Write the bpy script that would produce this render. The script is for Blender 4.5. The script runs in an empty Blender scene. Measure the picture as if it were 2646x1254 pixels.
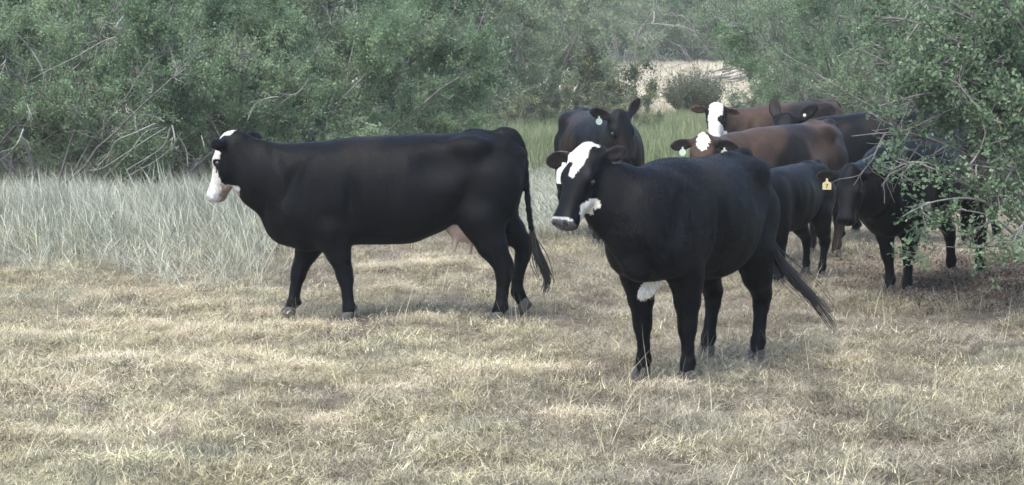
import bpy, math, random
import numpy as np
from mathutils import Matrix, Vector

# ------------------------------------------------------------------ camera, sky, sun, exposure
SC = bpy.context.scene
COL = SC.collection
F = 5400.0                    # focal length in photograph pixels (2646 wide)
HC = 1.9                      # eye height
TILT = math.atan((627 - 160) / F)
cd = bpy.data.cameras.new('camera')
cam = bpy.data.objects.new('camera', cd); COL.objects.link(cam)
cam.location = (0, 0, HC); cam.rotation_euler = (math.pi / 2 - TILT, 0, 0)
cd.sensor_width = 36.0; cd.lens = F / 2646 * 36.0
cd.clip_start = 0.1; cd.clip_end = 2000
SC.camera = cam

SUN_EL, SUN_AZ = 60.0, 215.0          # degrees; azimuth clockwise from +Y
W = bpy.data.worlds.new('World'); SC.world = W; W.use_nodes = True
wn = W.node_tree.nodes; wl = W.node_tree.links
bgn = wn.get('Background') or wn.new('ShaderNodeBackground')
sky = wn.new('ShaderNodeTexSky'); sky.sky_type = 'NISHITA'; sky.sun_disc = False
sky.sun_elevation = math.radians(SUN_EL); sky.sun_rotation = math.radians(SUN_AZ)
sky.air_density = 1.0; sky.dust_density = 3.0; sky.ozone_density = 1.0
wl.new(sky.outputs[0], bgn.inputs[0]); bgn.inputs[1].default_value = 0.15
sd = bpy.data.lights.new('sun', 'SUN'); sd.energy = 1.0; sd.angle = math.radians(50); sd.color = (0.99, 1.0, 0.88)
sun = bpy.data.objects.new('sun', sd); COL.objects.link(sun)
_a, _e = math.radians(SUN_AZ), math.radians(SUN_EL)
_d = Vector((math.sin(_a) * math.cos(_e), math.cos(_a) * math.cos(_e), math.sin(_e)))
sun.rotation_euler = _d.to_track_quat('Z', 'Y').to_euler(); sun.location = _d * 60
vs = SC.view_settings
vs.view_transform = 'Standard'; vs.look = 'None'; vs.gamma = 1.0; vs.exposure = 1.7
vs.use_curve_mapping = False
SC.render.engine = 'CYCLES'
cy = SC.cycles
cy.max_bounces = 4; cy.diffuse_bounces = 3; cy.glossy_bounces = 1; cy.transmission_bounces = 2
cy.use_denoising = True; cy.use_adaptive_sampling = True; cy.adaptive_threshold = 0.02
SC.render.film_transparent = False

rng = np.random.default_rng(7)
random.seed(7)

# ------------------------------------------------------------------ helpers
_ct, _st = math.cos(TILT), math.sin(TILT)
def ray(px, py):
    x = (px - 1323) / F; y = (627 - py) / F
    return np.array([x, _ct + y * _st, -_st + y * _ct])
def at(px, py, z=0.0):
    d = ray(px, py); t = (z - HC) / d[2]
    return np.array([d[0] * t, d[1] * t, z])
def atd(px, py, Y):
    d = ray(px, py); t = Y / d[1]
    return np.array([d[0] * t, Y, HC + d[2] * t])

# where the cattle stand (trodden flat)
FEET = [tuple(at(a, b)[:2]) for a, b in ((906, 826), (743, 820), (1284, 826), (1362, 818), (1774, 986), (1659, 976), (1955, 930), (1826, 918), (1550, 634), (1605, 634), (2334, 757), (2298, 753), (2532, 716), (2455, 708), (2006, 736), (2122, 716), (2082, 704), (2150, 672))]
def hash2(ix, iy, seed):
    h = (ix.astype(np.int64) * 374761393 + iy.astype(np.int64) * 668265263 + seed * 1274126177) & 0xffffffff
    h = ((h ^ (h >> 13)) * 1274126177) & 0xffffffff
    h = h ^ (h >> 16)
    return (h & 0xffffff) / float(0xffffff)
def vnoise(x, y, seed=0):
    x = np.asarray(x, float); y = np.asarray(y, float)
    ix = np.floor(x); iy = np.floor(y); fx = x - ix; fy = y - iy
    fx = fx * fx * (3 - 2 * fx); fy = fy * fy * (3 - 2 * fy)
    a = hash2(ix, iy, seed); b = hash2(ix + 1, iy, seed); c = hash2(ix, iy + 1, seed); d = hash2(ix + 1, iy + 1, seed)
    return (a * (1 - fx) + b * fx) * (1 - fy) + (c * (1 - fx) + d * fx) * fy
def fbm(x, y, seed=0, octv=3):
    s = 0; a = 0.5; t = 0
    for i in range(octv):
        s = s + a * vnoise(x * 2 ** i, y * 2 ** i, seed + i * 17); t += a; a *= 0.5
    return s / t
def sstep(a, b, x):
    t = np.clip((x - a) / (b - a), 0, 1); return t * t * (3 - 2 * t)

def terrain(x, y):
    """large shape of the land: flat paddock, then a gentle rise to the far trees"""
    x = np.asarray(x, float); y = np.asarray(y, float)
    z = 1.75 * sstep(55, 118, y)
    z = z + 34.0 * sstep(125, 420, y)
    return z
def ground_z(x, y):
    x = np.asarray(x, float); y = np.asarray(y, float)
    near = 1 - sstep(30, 55, y)
    b = (fbm(x * 1.4, y * 1.4, 3, 3) - 0.5) * 0.13 + (fbm(x * 4.2, y * 4.2, 9, 2) - 0.5) * 0.075
    flat = np.zeros_like(b)
    for fx, fy in FEET: flat = np.maximum(flat, np.exp(-((x - fx) ** 2 + (y - fy) ** 2) / 0.16))
    return terrain(x, y) + b * (0.35 + 0.65 * near) * (1 - flat) - 0.012

# trodden, nearly bare places: (px, py, half width, half depth) in the photograph and metres
DARK = [(960, 1040, .42, .22), (620, 1035, .30, .16), (440, 1085, .45, .13), (860, 1010, .25, .2), (480, 745, .25, .35), (640, 785, .35, .3), (350, 830, .2, .2), (1300, 960, .25, .2), (1060, 775, .3, .3), (2060, 960, .35, .3), (2300, 1150, .3, .15),
        (1850, 1200, .3, .12), (1150, 1220, .35, .1), (250, 1180, .4, .12), (700, 1190, .3, .1), (1480, 830, .4, .6), (2200, 820, .5, .6), (1200, 850, .3, .3), (2500, 1010, .3, .2), (80, 960, .25, .15), (1600, 1150, .25, .1), (2130, 690, .6, .9)]
_DK = [(at(a, b)[:2], c, d) for a, b, c, d in DARK]
def bare_spots(x, y):
    x = np.asarray(x, float); y = np.asarray(y, float); m = np.zeros(np.broadcast(x, y).shape)
    for c, rx, ry in _DK: m = np.maximum(m, 1.25 - np.sqrt(((x - c[0]) / (rx * 1.3)) ** 2 + ((y - c[1]) / (ry * 1.3)) ** 2))
    m = m + (fbm(x * 3.1, y * 2.4, 71, 3) - 0.5) * 1.5 * (m > -0.6)
    n = sstep(0.60, 0.68, fbm(x * 1.7 + 9, y * 1.2, 70, 3)) * (y < 30)
    return np.clip(np.maximum(sstep(0.1, 0.75, m), n), 0, 1)
def link(o, parent=None):
    COL.objects.link(o)
    if parent is not None: o.parent = parent
    return o
def tag(o, label=None, cat=None, group=None, kind=None):
    if label: o['label'] = label
    if cat: o['category'] = cat
    if group: o['group'] = group
    if kind: o['kind'] = kind
    return o
def mesh_from(name, V, Fq, mats, smooth=False, colors=None, tint=None, mat_idx=None):
    """V (n,3); Fq (m,3|4) int array or list of such arrays."""
    me = bpy.data.meshes.new(name)
    V = np.ascontiguousarray(V, dtype=np.float32)
    arrs = [np.asarray(a) for a in (Fq if isinstance(Fq, list) else [Fq]) if len(a)]
    loops = np.concatenate([a.ravel() for a in arrs]).astype(np.int32)
    tot = np.concatenate([np.full(len(a), a.shape[1], np.int32) for a in arrs])
    st = np.concatenate([[0], np.cumsum(tot)[:-1]]).astype(np.int32)
    me.vertices.add(len(V)); me.vertices.foreach_set('co', V.ravel())
    me.loops.add(len(loops)); me.loops.foreach_set('vertex_index', loops)
    me.polygons.add(len(tot)); me.polygons.foreach_set('loop_start', st); me.polygons.foreach_set('loop_total', tot)
    if mat_idx is not None: me.polygons.foreach_set('material_index', np.asarray(mat_idx, np.int32))
    me.update(calc_edges=True)
    if smooth: me.polygons.foreach_set('use_smooth', np.ones(len(tot), bool))
    if colors is not None:
        at_ = me.attributes.new('coat', 'FLOAT_COLOR', 'POINT')
        c = np.ones((len(V), 4), np.float32); c[:, :3] = colors; at_.data.foreach_set('color', c.ravel())
    if tint is not None:
        at_ = me.attributes.new('tint', 'FLOAT', 'POINT'); at_.data.foreach_set('value', np.asarray(tint, np.float32))
    for m in (mats if isinstance(mats, (list, tuple)) else [mats]): me.materials.append(m)
    return me
def obj(name, me, parent=None, loc=None):
    o = bpy.data.objects.new(name, me); link(o, parent)
    if loc is not None: o.location = loc
    return o
def empty(name, loc=(0, 0, 0), rz=0.0):
    o = bpy.data.objects.new(name, None); COL.objects.link(o)
    o.empty_display_size = 0.2; o.location = loc; o.rotation_euler = (0, 0, rz); return o
def copy_tree(o, parent=None):
    c = o.copy(); link(c, parent)
    for ch in list(o.children): copy_tree(ch, c)
    return c

class Tubes:
    """collects swept tubes into one mesh"""
    def __init__(s): s.V = []; s.Q = []; s.T = []; s.n = 0
    def add(s, P, r, sides=4, tint=0.5):
        P = np.asarray(P, float); n = len(P); r = np.broadcast_to(np.asarray(r, float), (n,))
        d = np.gradient(P, axis=0); d /= (np.linalg.norm(d, axis=1, keepdims=True) + 1e-9)
        up = np.array([0.31, 0.22, 0.92]); a = np.cross(d, up); bad = np.linalg.norm(a, axis=1) < 0.1
        a[bad] = np.cross(d[bad], [1, 0, 0]); a /= np.linalg.norm(a, axis=1, keepdims=True); b = np.cross(d, a)
        th = np.arange(sides) / sides * 2 * math.pi
        ring = P[:, None] + r[:, None, None] * (np.cos(th)[None, :, None] * a[:, None] + np.sin(th)[None, :, None] * b[:, None])
        s.V.append(ring.reshape(-1, 3))
        i = np.arange(n - 1)[:, None] * sides; j = np.arange(sides)[None]
        q = np.stack([i + j, i + (j + 1) % sides, i + sides + (j + 1) % sides, i + sides + j], -1).reshape(-1, 4) + s.n
        s.Q.append(q); s.T.append(np.full(n * sides, tint)); s.n += n * sides
    def mesh(s, name, mat, smooth=True):
        return mesh_from(name, np.concatenate(s.V), np.concatenate(s.Q), mat, smooth, tint=np.concatenate(s.T))

def curve_pts(P, n):
    """Catmull-Rom through control points"""
    P = np.asarray(P, float); m = len(P)
    t = np.linspace(0, m - 1, n); i = np.clip(t.astype(int), 0, m - 2); f = (t - i)[:, None]
    p0 = P[np.clip(i - 1, 0, m - 1)]; p1 = P[i]; p2 = P[i + 1]; p3 = P[np.clip(i + 2, 0, m - 1)]
    return 0.5 * (2 * p1 + (p2 - p0) * f + (2 * p0 - 5 * p1 + 4 * p2 - p3) * f ** 2 + (3 * p1 - p0 - 3 * p2 + p3) * f ** 3)

# ------------------------------------------------------------------ materials
def newmat(name):
    m = bpy.data.materials.new(name); m.use_nodes = True
    nt = m.node_tree; nt.nodes.clear(); out = nt.nodes.new('ShaderNodeOutputMaterial')
    return m, nt, out
def N(nt, t, **kw):
    n = nt.nodes.new(t)
    for k, v in kw.items(): setattr(n, k, v)
    return n
def L(nt, a, b): nt.links.new(a, b)
def ramp(nt, stops, fac=None, interp='LINEAR'):
    r = N(nt, 'ShaderNodeValToRGB'); e = r.color_ramp.elements; r.color_ramp.interpolation = interp
    while len(e) > 1: e.remove(e[-1])
    e[0].position = stops[0][0]; e[0].color = (*stops[0][1], 1)
    for p, c in stops[1:]:
        x = e.new(p); x.color = (*c, 1)
    if fac is not None: L(nt, fac, r.inputs[0])
    return r
def noise(nt, scale, detail=3, vec=None, rough=0.5):
    n = N(nt, 'ShaderNodeTexNoise'); n.inputs['Scale'].default_value = scale; n.inputs['Detail'].default_value = detail
    n.inputs['Roughness'].default_value = rough
    if vec is not None: L(nt, vec, n.inputs['Vector'])
    return n
def mixc(nt, fac, a, b, mode='MIX'):
    m = N(nt, 'ShaderNodeMix', data_type='RGBA', blend_type=mode)
    for v, i in ((fac, 0), (a, 6), (b, 7)):
        if hasattr(v, 'links') or hasattr(v, 'is_linked'): L(nt, v, m.inputs[i])
        elif i == 0: m.inputs[0].default_value = v
        else: m.inputs[i].default_value = (*v, 1)
    return m.outputs[2]
def attr(nt, name, t='GEOMETRY'):
    a = N(nt, 'ShaderNodeAttribute'); a.attribute_name = name; a.attribute_type = t; return a

def foliage_mat(name, stops, patch, pscale=0.6, transl=0.25, rough=0.65, fine=None):
    """leaf/blade colour: ramp over the per-leaf value, drifting towards PATCH by a broad world noise"""
    m, nt, out = newmat(name)
    t = attr(nt, 'tint'); base = ramp(nt, stops, t.outputs['Fac'])
    g = N(nt, 'ShaderNodeNewGeometry'); nz = noise(nt, pscale, 2, g.outputs['Position'])
    f = ramp(nt, [(0.40, (0, 0, 0)), (0.62, (1, 1, 1))], nz.outputs['Fac'])
    c = mixc(nt, f.outputs[0], base.outputs[0], patch, 'MULTIPLY')
    if fine:
        n2 = noise(nt, fine[0], 3, g.outputs['Position'], 0.6); f2 = ramp(nt, [(0.40, (fine[1],) * 3), (0.60, (1.12,) * 3)], n2.outputs['Fac']); c = mixc(nt, 1.0, c, f2.outputs[0], 'MULTIPLY')
    p = N(nt, 'ShaderNodeBsdfPrincipled'); p.inputs['Roughness'].default_value = rough
    p.inputs['Specular IOR Level'].default_value = 0.12
    L(nt, c, p.inputs['Base Color'])
    tr = N(nt, 'ShaderNodeBsdfTranslucent'); L(nt, c, tr.inputs[0])
    mx = N(nt, 'ShaderNodeMixShader'); mx.inputs[0].default_value = transl
    L(nt, p.outputs[0], mx.inputs[1]); L(nt, tr.outputs[0], mx.inputs[2]); L(nt, mx.outputs[0], out.inputs[0])
    return m
def bark_mat(name, c0, c1, scale=14):
    m, nt, out = newmat(name)
    tc = N(nt, 'ShaderNodeTexCoord'); nz = noise(nt, scale, 4, tc.outputs['Object'])
    r = ramp(nt, [(0.3, c0), (0.7, c1)], nz.outputs['Fac'])
    p = N(nt, 'ShaderNodeBsdfPrincipled'); p.inputs['Roughness'].default_value = 0.85; p.inputs['Specular IOR Level'].default_value = 0.2
    L(nt, r.outputs[0], p.inputs['Base Color'])
    b = N(nt, 'ShaderNodeBump'); b.inputs['Strength'].default_value = 0.5; b.inputs['Distance'].default_value = 0.01
    L(nt, nz.outputs['Fac'], b.inputs['Height']); L(nt, b.outputs[0], p.inputs['Normal']); L(nt, p.outputs[0], out.inputs[0])
    return m
def plain_mat(name, col, rough=0.5, spec=0.5, var=0.15, scale=30):
    m, nt, out = newmat(name)
    tc = N(nt, 'ShaderNodeTexCoord'); nz = noise(nt, scale, 3, tc.outputs['Object'])
    r = ramp(nt, [(0.25, tuple(c * (1 - var) for c in col)), (0.75, tuple(min(1, c * (1 + var)) for c in col))], nz.outputs['Fac'])
    p = N(nt, 'ShaderNodeBsdfPrincipled'); p.inputs['Roughness'].default_value = rough; p.inputs['Specular IOR Level'].default_value = spec
    L(nt, r.outputs[0], p.inputs['Base Color']); L(nt, p.outputs[0], out.inputs[0])
    return m
# ------------------------------------------------------------------ ground
def ground_material():
    m, nt, out = newmat('dry_pasture_soil')
    g = N(nt, 'ShaderNodeNewGeometry')
    n1 = noise(nt, 0.55, 4, g.outputs['Position']); n2 = noise(nt, 9.0, 6, g.outputs['Position'], 0.65)
    mp = N(nt, 'ShaderNodeMapping'); mp.inputs['Scale'].default_value = (14, 55, 14); L(nt, g.outputs['Position'], mp.inputs[0])
    mp.inputs['Rotation'].default_value = (0, 0, 0.35)
    n3 = noise(nt, 1.0, 4, mp.outputs[0], 0.7)
    soil = ramp(nt, [(0.30, (0.055, 0.046, 0.036)), (0.50, (0.13, 0.108, 0.08)), (0.72, (0.27, 0.23, 0.165))], n2.outputs['Fac'])
    straw = ramp(nt, [(0.40, (0.10, 0.085, 0.065)), (0.62, (0.38, 0.33, 0.235))], n3.outputs['Fac'])
    f = ramp(nt, [(0.38, (0.2, 0.2, 0.2)), (0.62, (0.85, 0.85, 0.85))], n1.outputs['Fac'])
    c = mixc(nt, f.outputs[0], soil.outputs[0], straw.outputs[0])
    bm = attr(nt, 'tint'); dk = ramp(nt, [(0.35, (0.045, 0.038, 0.031)), (0.65, (0.15, 0.125, 0.095))], n2.outputs['Fac']); c = mixc(nt, bm.outputs['Fac'], c, dk.outputs[0])   # trodden bare earth
    col = attr(nt, 'coat')                     # what grows there: bleached far field, green meadow, brush
    n5 = noise(nt, 2.2, 5, g.outputs['Position'], 0.7)
    cover = mixc(nt, 1.0, col.outputs['Color'], ramp(nt, [(0.3, (0.6, 0.6, 0.6)), (0.7, (1.25, 1.25, 1.25))], n5.outputs['Fac']).outputs[0], 'MULTIPLY')
    sp = N(nt, 'ShaderNodeSeparateXYZ'); L(nt, g.outputs['Position'], sp.inputs[0])
    mr = N(nt, 'ShaderNodeMapRange'); mr.inputs[1].default_value = 26; mr.inputs[2].default_value = 40; L(nt, sp.outputs[1], mr.inputs[0])
    c = mixc(nt, mr.outputs[0], c, cover)
    p = N(nt, 'ShaderNodeBsdfPrincipled'); p.inputs['Roughness'].default_value = 0.95; p.inputs['Specular IOR Level'].default_value = 0.1
    L(nt, c, p.inputs['Base Color'])
    b = N(nt, 'ShaderNodeBump'); b.inputs['Strength'].default_value = 0.8; b.inputs['Distance'].default_value = 0.03
    L(nt, n2.outputs['Fac'], b.inputs['Height']); L(nt, b.outputs[0], p.inputs['Normal']); L(nt, p.outputs[0], out.inputs[0])
    return m
def build_ground():
    xs = np.concatenate([-np.geomspace(700, 9, 40), np.linspace(-8.8, 8.8, 210), np.geomspace(9, 700, 40)])
    ys = np.concatenate([np.linspace(-60, 6, 20), np.linspace(6.3, 22, 240), np.geomspace(22.1, 60, 120), np.geomspace(61, 900, 70)])
    X, Y = np.meshgrid(xs, ys); Z = ground_z(X, Y)
    V = np.stack([X, Y, Z], -1).reshape(-1, 3); nx = len(xs); ny = len(ys)
    i = (np.arange(ny - 1)[:, None] * nx + np.arange(nx - 1)[None]).ravel()
    Q = np.stack([i, i + 1, i + nx + 1, i + nx], -1)
    x, y = V[:, 0], V[:, 1]
    green = np.array([0.17, 0.20, 0.11]); pale = np.array([0.42, 0.375, 0.28]); brush = np.array([0.08, 0.11, 0.07])
    a = sstep(56, 70, y)[:, None]; b = sstep(122, 140, y)[:, None]
    c = green * (1 - a) + pale * a; c = c * (1 - b) + brush * b
    me = mesh_from('ground', V, Q, ground_material(), True, colors=c, tint=bare_spots(x, y) * 0.8)
    o = obj('ground', me); tag(o, kind='structure'); return o
build_ground()
# ------------------------------------------------------------------ cattle: smooth blended volumes, polygonised with surface nets
class Field:
    def __init__(s, lo, hi, h):
        s.lo = np.array(lo, float); s.h = h
        s.n = np.ceil((np.array(hi) - s.lo) / h).astype(int) + 1
        s.F = np.full(tuple(s.n), 0.5, np.float32)
        s.ax = [s.lo[i] + h * np.arange(s.n[i]) for i in range(3)]
    def blk(s, lo, hi):
        a = np.clip(np.floor((np.array(lo) - s.lo) / s.h).astype(int), 0, s.n)
        b = np.clip(np.ceil((np.array(hi) - s.lo) / s.h).astype(int) + 1, 0, s.n)
        sl = tuple(slice(a[i], b[i]) for i in range(3))
        X = s.ax[0][sl[0]][:, None, None]; Y = s.ax[1][sl[1]][None, :, None]; Z = s.ax[2][sl[2]][None, None, :]
        return sl, X, Y, Z
    def put(s, lo, hi, fn, k=0.05, sub=False):
        pad = k + 2 * s.h
        sl, X, Y, Z = s.blk(np.array(lo) - pad, np.array(hi) + pad)
        if any(x.stop <= x.start for x in sl): return
        d = fn(X, Y, Z); f = s.F[sl]
        if sub: d = -d; f, d = -f, -d
        h = np.clip(0.5 + 0.5 * (d - f) / k, 0, 1)
        r = d * (1 - h) + f * h - k * h * (1 - h)
        s.F[sl] = -r if sub else r
    def cone(s, a, b, ra, rb, k=0.05, sq=None):
        """round cone; sq = (unit axis, factor) squashes it along an axis"""
        a = np.array(a, float); b = np.array(b, float); ba = b - a; L2 = max(ba @ ba, 1e-9); R = max(ra, rb)
        def fn(X, Y, Z):
            px, py, pz = X - a[0], Y - a[1], Z - a[2]
            t = np.clip((px * ba[0] + py * ba[1] + pz * ba[2]) / L2, 0, 1)
            dx, dy, dz = px - t * ba[0], py - t * ba[1], pz - t * ba[2]
            m = 1.0
            if sq is not None:
                ax, q = sq; w = (dx * ax[0] + dy * ax[1] + dz * ax[2]) * (1 / q - 1)
                dx, dy, dz = dx + w * ax[0], dy + w * ax[1], dz + w * ax[2]; m = min(1, q ** 0.5)
            return (np.sqrt(dx * dx + dy * dy + dz * dz) - (ra + (rb - ra) * t)) * m
        s.put(np.minimum(a, b) - R, np.maximum(a, b) + R, fn, k)
    def ell(s, c, r, k=0.05, R=None, sub=False):
        """ellipsoid, R rows = its axes"""
        c = np.array(c, float); r = np.array(r, float); R = np.eye(3) if R is None else np.array(R)
        ext = np.sqrt(((R * r[:, None]) ** 2).sum(0))
        def fn(X, Y, Z):
            p = (X - c[0], Y - c[1], Z - c[2])
            q = [p[0] * R[i][0] + p[1] * R[i][1] + p[2] * R[i][2] for i in range(3)]
            k0 = np.sqrt(sum((q[i] / r[i]) ** 2 for i in range(3))); k1 = np.sqrt(sum((q[i] / r[i] ** 2) ** 2 for i in range(3))) + 1e-9
            return k0 * (k0 - 1) / k1
        s.put(c - ext, c + ext, fn, k, sub)
    def loft(s, st, k=0.05, org=(0, 0, 0), R=None, n=2.25, pad=0.05):
        """st rows: (axial, top, bottom, halfwidth, height of widest); R rows = axial, lateral, up axes"""
        st = np.array(st, float); o = np.array(org, float); R = np.eye(3) if R is None else np.array(R)
        tt = np.linspace(0, len(st) - 1, 160); fine = curve_pts(st, 160)
        ax = np.maximum.accumulate(fine[:, 0] + 1e-7 * tt)
        def fn(X, Y, Z):
            p = (X - o[0], Y - o[1], Z - o[2])
            a, l, u = [p[0] * R[i][0] + p[1] * R[i][1] + p[2] * R[i][2] for i in range(3)]
            sh = np.broadcast(a, l, u).shape
            T, B, Wd, Zw = [np.interp(a, ax, fine[:, j]) for j in (1, 2, 3, 4)]
            dz = u - Zw; hz = np.where(dz > 0, np.maximum(T - Zw, 0.01), np.maximum(Zw - B, 0.01))
            Wd = np.maximum(Wd, 0.01)
            q = (np.abs(l / Wd) ** n + np.abs(dz / hz) ** n) ** (1 / n)
            d = (q - 1) * np.minimum(Wd, hz)
            over = np.maximum(np.maximum(ax[0] - a, a - ax[-1]), 0)
            return np.broadcast_to(np.maximum(d, 0) + over + np.minimum(d, 0) * (over <= 0), sh)
        w = st[:, 3].max()
        cor = np.array([[a, l, u] for a in (st[0, 0], st[-1, 0]) for l in (-w, w) for u in (st[:, 2].min(), st[:, 1].max())]) @ R + o
        s.put(cor.min(0) - pad, cor.max(0) + pad, fn, k)
    def nets(s, smooth=1):
        F_ = s.F; inside = F_ < 0; n = s.n
        c = np.zeros(tuple(n - 1), np.int8)
        for i in (0, 1):
            for j in (0, 1):
                for k in (0, 1): c += inside[i:n[0] - 1 + i, j:n[1] - 1 + j, k:n[2] - 1 + k]
        I, J, K = np.nonzero((c > 0) & (c < 8)); idx = np.full(c.shape, -1, np.int32); idx[I, J, K] = np.arange(len(I))
        acc = np.zeros((len(I), 3)); cnt = np.zeros(len(I))
        corners = [(a, b, d) for a in (0, 1) for b in (0, 1) for d in (0, 1)]
        val = {q: F_[I + q[0], J + q[1], K + q[2]].astype(float) for q in corners}
        for q in corners:
            for a in range(3):
                if q[a]: continue
                r = list(q); r[a] = 1; r = tuple(r); v0, v1 = val[q], val[r]; m = (v0 < 0) != (v1 < 0)
                t = np.where(m, v0 / np.where(m, v0 - v1, 1), 0)
                p = np.repeat(np.array(q, float)[None], len(I), 0); p[:, a] = t
                acc[m] += p[m]; cnt[m] += 1
        V = s.lo + s.h * (np.stack([I, J, K], 1) + acc / cnt[:, None])
        quads = []
        for a in range(3):
            b, d = (a + 1) % 3, (a + 2) % 3
            s0 = [slice(None)] * 3; s1 = [slice(None)] * 3; s0[a] = slice(0, n[a] - 1); s1[a] = slice(1, n[a])
            x0, x1 = inside[tuple(s0)], inside[tuple(s1)]
            P = np.stack(np.nonzero(x0 != x1), 1); P = P[(P[:, b] > 0) & (P[:, d] > 0) & (P[:, b] < n[b] - 1) & (P[:, d] < n[d] - 1)]
            flip = x0[P[:, 0], P[:, 1], P[:, 2]]
            def g(db, dd):
                q = P.copy(); q[:, b] -= db; q[:, d] -= dd; return idx[q[:, 0], q[:, 1], q[:, 2]]
            Q = np.stack([g(1, 1), g(0, 1), g(0, 0), g(1, 0)], 1)
            Q[~flip] = Q[~flip][:, ::-1]; quads.append(Q)
        Q = np.concatenate(quads); Q = Q[(Q >= 0).all(1)]
        for _ in range(smooth):
            S = np.zeros_like(V); C = np.zeros(len(V))
            for e in range(4):
                a_, b_ = Q[:, e], Q[:, (e + 1) % 4]
                for ax_ in range(3):
                    S[:, ax_] += np.bincount(a_, V[b_, ax_], len(V)) + np.bincount(b_, V[a_, ax_], len(V))
                C += np.bincount(a_, minlength=len(V)) + np.bincount(b_, minlength=len(V))
            V = V * 0.5 + 0.5 * S / np.maximum(C, 1)[:, None]
        return V, Q

def coat_material():
    m, nt, out = newmat('short_cattle_hair')
    c = attr(nt, 'coat'); tc = N(nt, 'ShaderNodeTexCoord')
    mp = N(nt, 'ShaderNodeMapping'); mp.inputs['Scale'].default_value = (70, 70, 24); L(nt, tc.outputs['Object'], mp.inputs[0])
    n1 = noise(nt, 1.0, 4, mp.outputs[0], 0.7); n2 = noise(nt, 5.0, 4, tc.outputs['Object'], 0.6); mp2 = N(nt, 'ShaderNodeMapping'); mp2.inputs['Scale'].default_value = (16, 16, 6); L(nt, tc.outputs['Object'], mp2.inputs[0]); n4 = noise(nt, 1.0, 4, mp2.outputs[0], 0.6)
    v = ramp(nt, [(0.25, (0.70, 0.70, 0.70)), (0.75, (1.3, 1.3, 1.3))], n1.outputs['Fac'])
    v2 = ramp(nt, [(0.30, (0.75, 0.78, 0.85)), (0.70, (1.3, 1.2, 1.08))], n2.outputs['Fac'])
    col = mixc(nt, 1.0, c.outputs['Color'], v.outputs[0], 'MULTIPLY')
    col = mixc(nt, 1.0, col, v2.outputs[0], 'MULTIPLY')
    p = N(nt, 'ShaderNodeBsdfPrincipled')
    p.inputs['Specular IOR Level'].default_value = 0.095
    L(nt, col, p.inputs['Base Color'])
    rr = ramp(nt, [(0.3, (0.44,) * 3), (0.7, (0.60,) * 3)], n2.outputs['Fac']); L(nt, rr.outputs[0], p.inputs['Roughness'])
    p.inputs['Sheen Weight'].default_value = 0.004; p.inputs['Sheen Roughness'].default_value = 0.45
    b = N(nt, 'ShaderNodeBump'); b.inputs['Strength'].default_value = 0.22; b.inputs['Distance'].default_value = 0.008
    b2 = N(nt, 'ShaderNodeBump'); b2.inputs['Strength'].default_value = 0.28; b2.inputs['Distance'].default_value = 0.02
    L(nt, n4.outputs['Fac'], b2.inputs['Height'])
    L(nt, n1.outputs['Fac'], b.inputs['Height']); L(nt, b2.outputs[0], b.inputs['Normal']); L(nt, b.outputs[0], p.inputs['Normal']); L(nt, p.outputs[0], out.inputs[0])
    return m
M_COAT = coat_material()
M_EYE = plain_mat('wet_dark_eye', (0.012, 0.009, 0.008), 0.08, 0.6)
M_HOOF = plain_mat('grey_horn_hoof', (0.048, 0.046, 0.042), 0.6, 0.3, 0.35, 40)
M_UDDER = plain_mat('pale_pink_udder', (0.40, 0.315, 0.27), 0.6, 0.3, 0.2, 12)
M_HAIR = plain_mat('black_tail_hair', (0.014, 0.013, 0.013), 0.5, 0.4)
M_TAGW = plain_mat('white_plastic_tag', (0.52, 0.55, 0.52), 0.4, 0.4, 0.06)
M_TAGY = plain_mat('cream_plastic_tag', (0.46, 0.40, 0.22), 0.4, 0.4, 0.08)
M_TAGG = plain_mat('pale_green_plastic_tag', (0.38, 0.45, 0.39), 0.4, 0.4, 0.08)
M_INK = plain_mat('dark_tag_ink', (0.02, 0.022, 0.025), 0.5, 0.3)

TORSO = [  # x, top, bottom, half width, height of widest
    (-0.815, 1.20, 1.06, 0.05, 1.13), (-0.77, 1.285, 0.88, 0.145, 1.12), (-0.68, 1.372, 0.74, 0.215, 1.10), (-0.57, 1.370, 0.69, 0.255, 1.10),
    (-0.456, 1.396, 0.68, 0.280, 1.09), (-0.30, 1.376, 0.69, 0.310, 1.04), (-0.158, 1.370, 0.635, 0.345, 0.99), (0.03, 1.366, 0.565, 0.375, 0.95),
    (0.27, 1.355, 0.555, 0.370, 0.95), (0.464, 1.345, 0.550, 0.335, 0.96), (0.645, 1.320, 0.52, 0.295, 0.95), (0.81, 1.295, 0.505, 0.265, 0.93),
    (0.90, 1.275, 0.53, 0.245, 0.92), (0.99, 1.24, 0.60, 0.20, 0.92), (1.07, 1.17, 0.70, 0.14, 0.92), (1.115, 1.05, 0.80, 0.06, 0.92)]
HEAD = [  # u, top, bottom, half width, v of widest
    (-0.045, -0.06, -0.13, 0.045, -0.09), (0.0, 0.0, -0.175, 0.085, -0.07), (0.06, 0.014, -0.225, 0.103, -0.075), (0.13, 0.018, -0.25, 0.110, -0.075),
    (0.20, 0.012, -0.245, 0.108, -0.075), (0.28, 0.000, -0.215, 0.088, -0.085), (0.36, -0.012, -0.180, 0.077, -0.095), (0.42, -0.016, -0.160, 0.082, -0.095),
    (0.465, -0.020, -0.155, 0.091, -0.092), (0.492, -0.038, -0.140, 0.078, -0.09), (0.505, -0.07, -0.12, 0.03, -0.095)]
FRONT = [(0.66, 0.18, 0.90, 0.13), (0.625, 0.165, 0.68, 0.108), (0.59, 0.155, 0.51, 0.082), (0.578, 0.15, 0.385, 0.060), (0.578, 0.148, 0.33, 0.056),
         (0.565, 0.145, 0.21, 0.037), (0.562, 0.145, 0.12, 0.047), (0.585, 0.145, 0.06, 0.044)]
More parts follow.
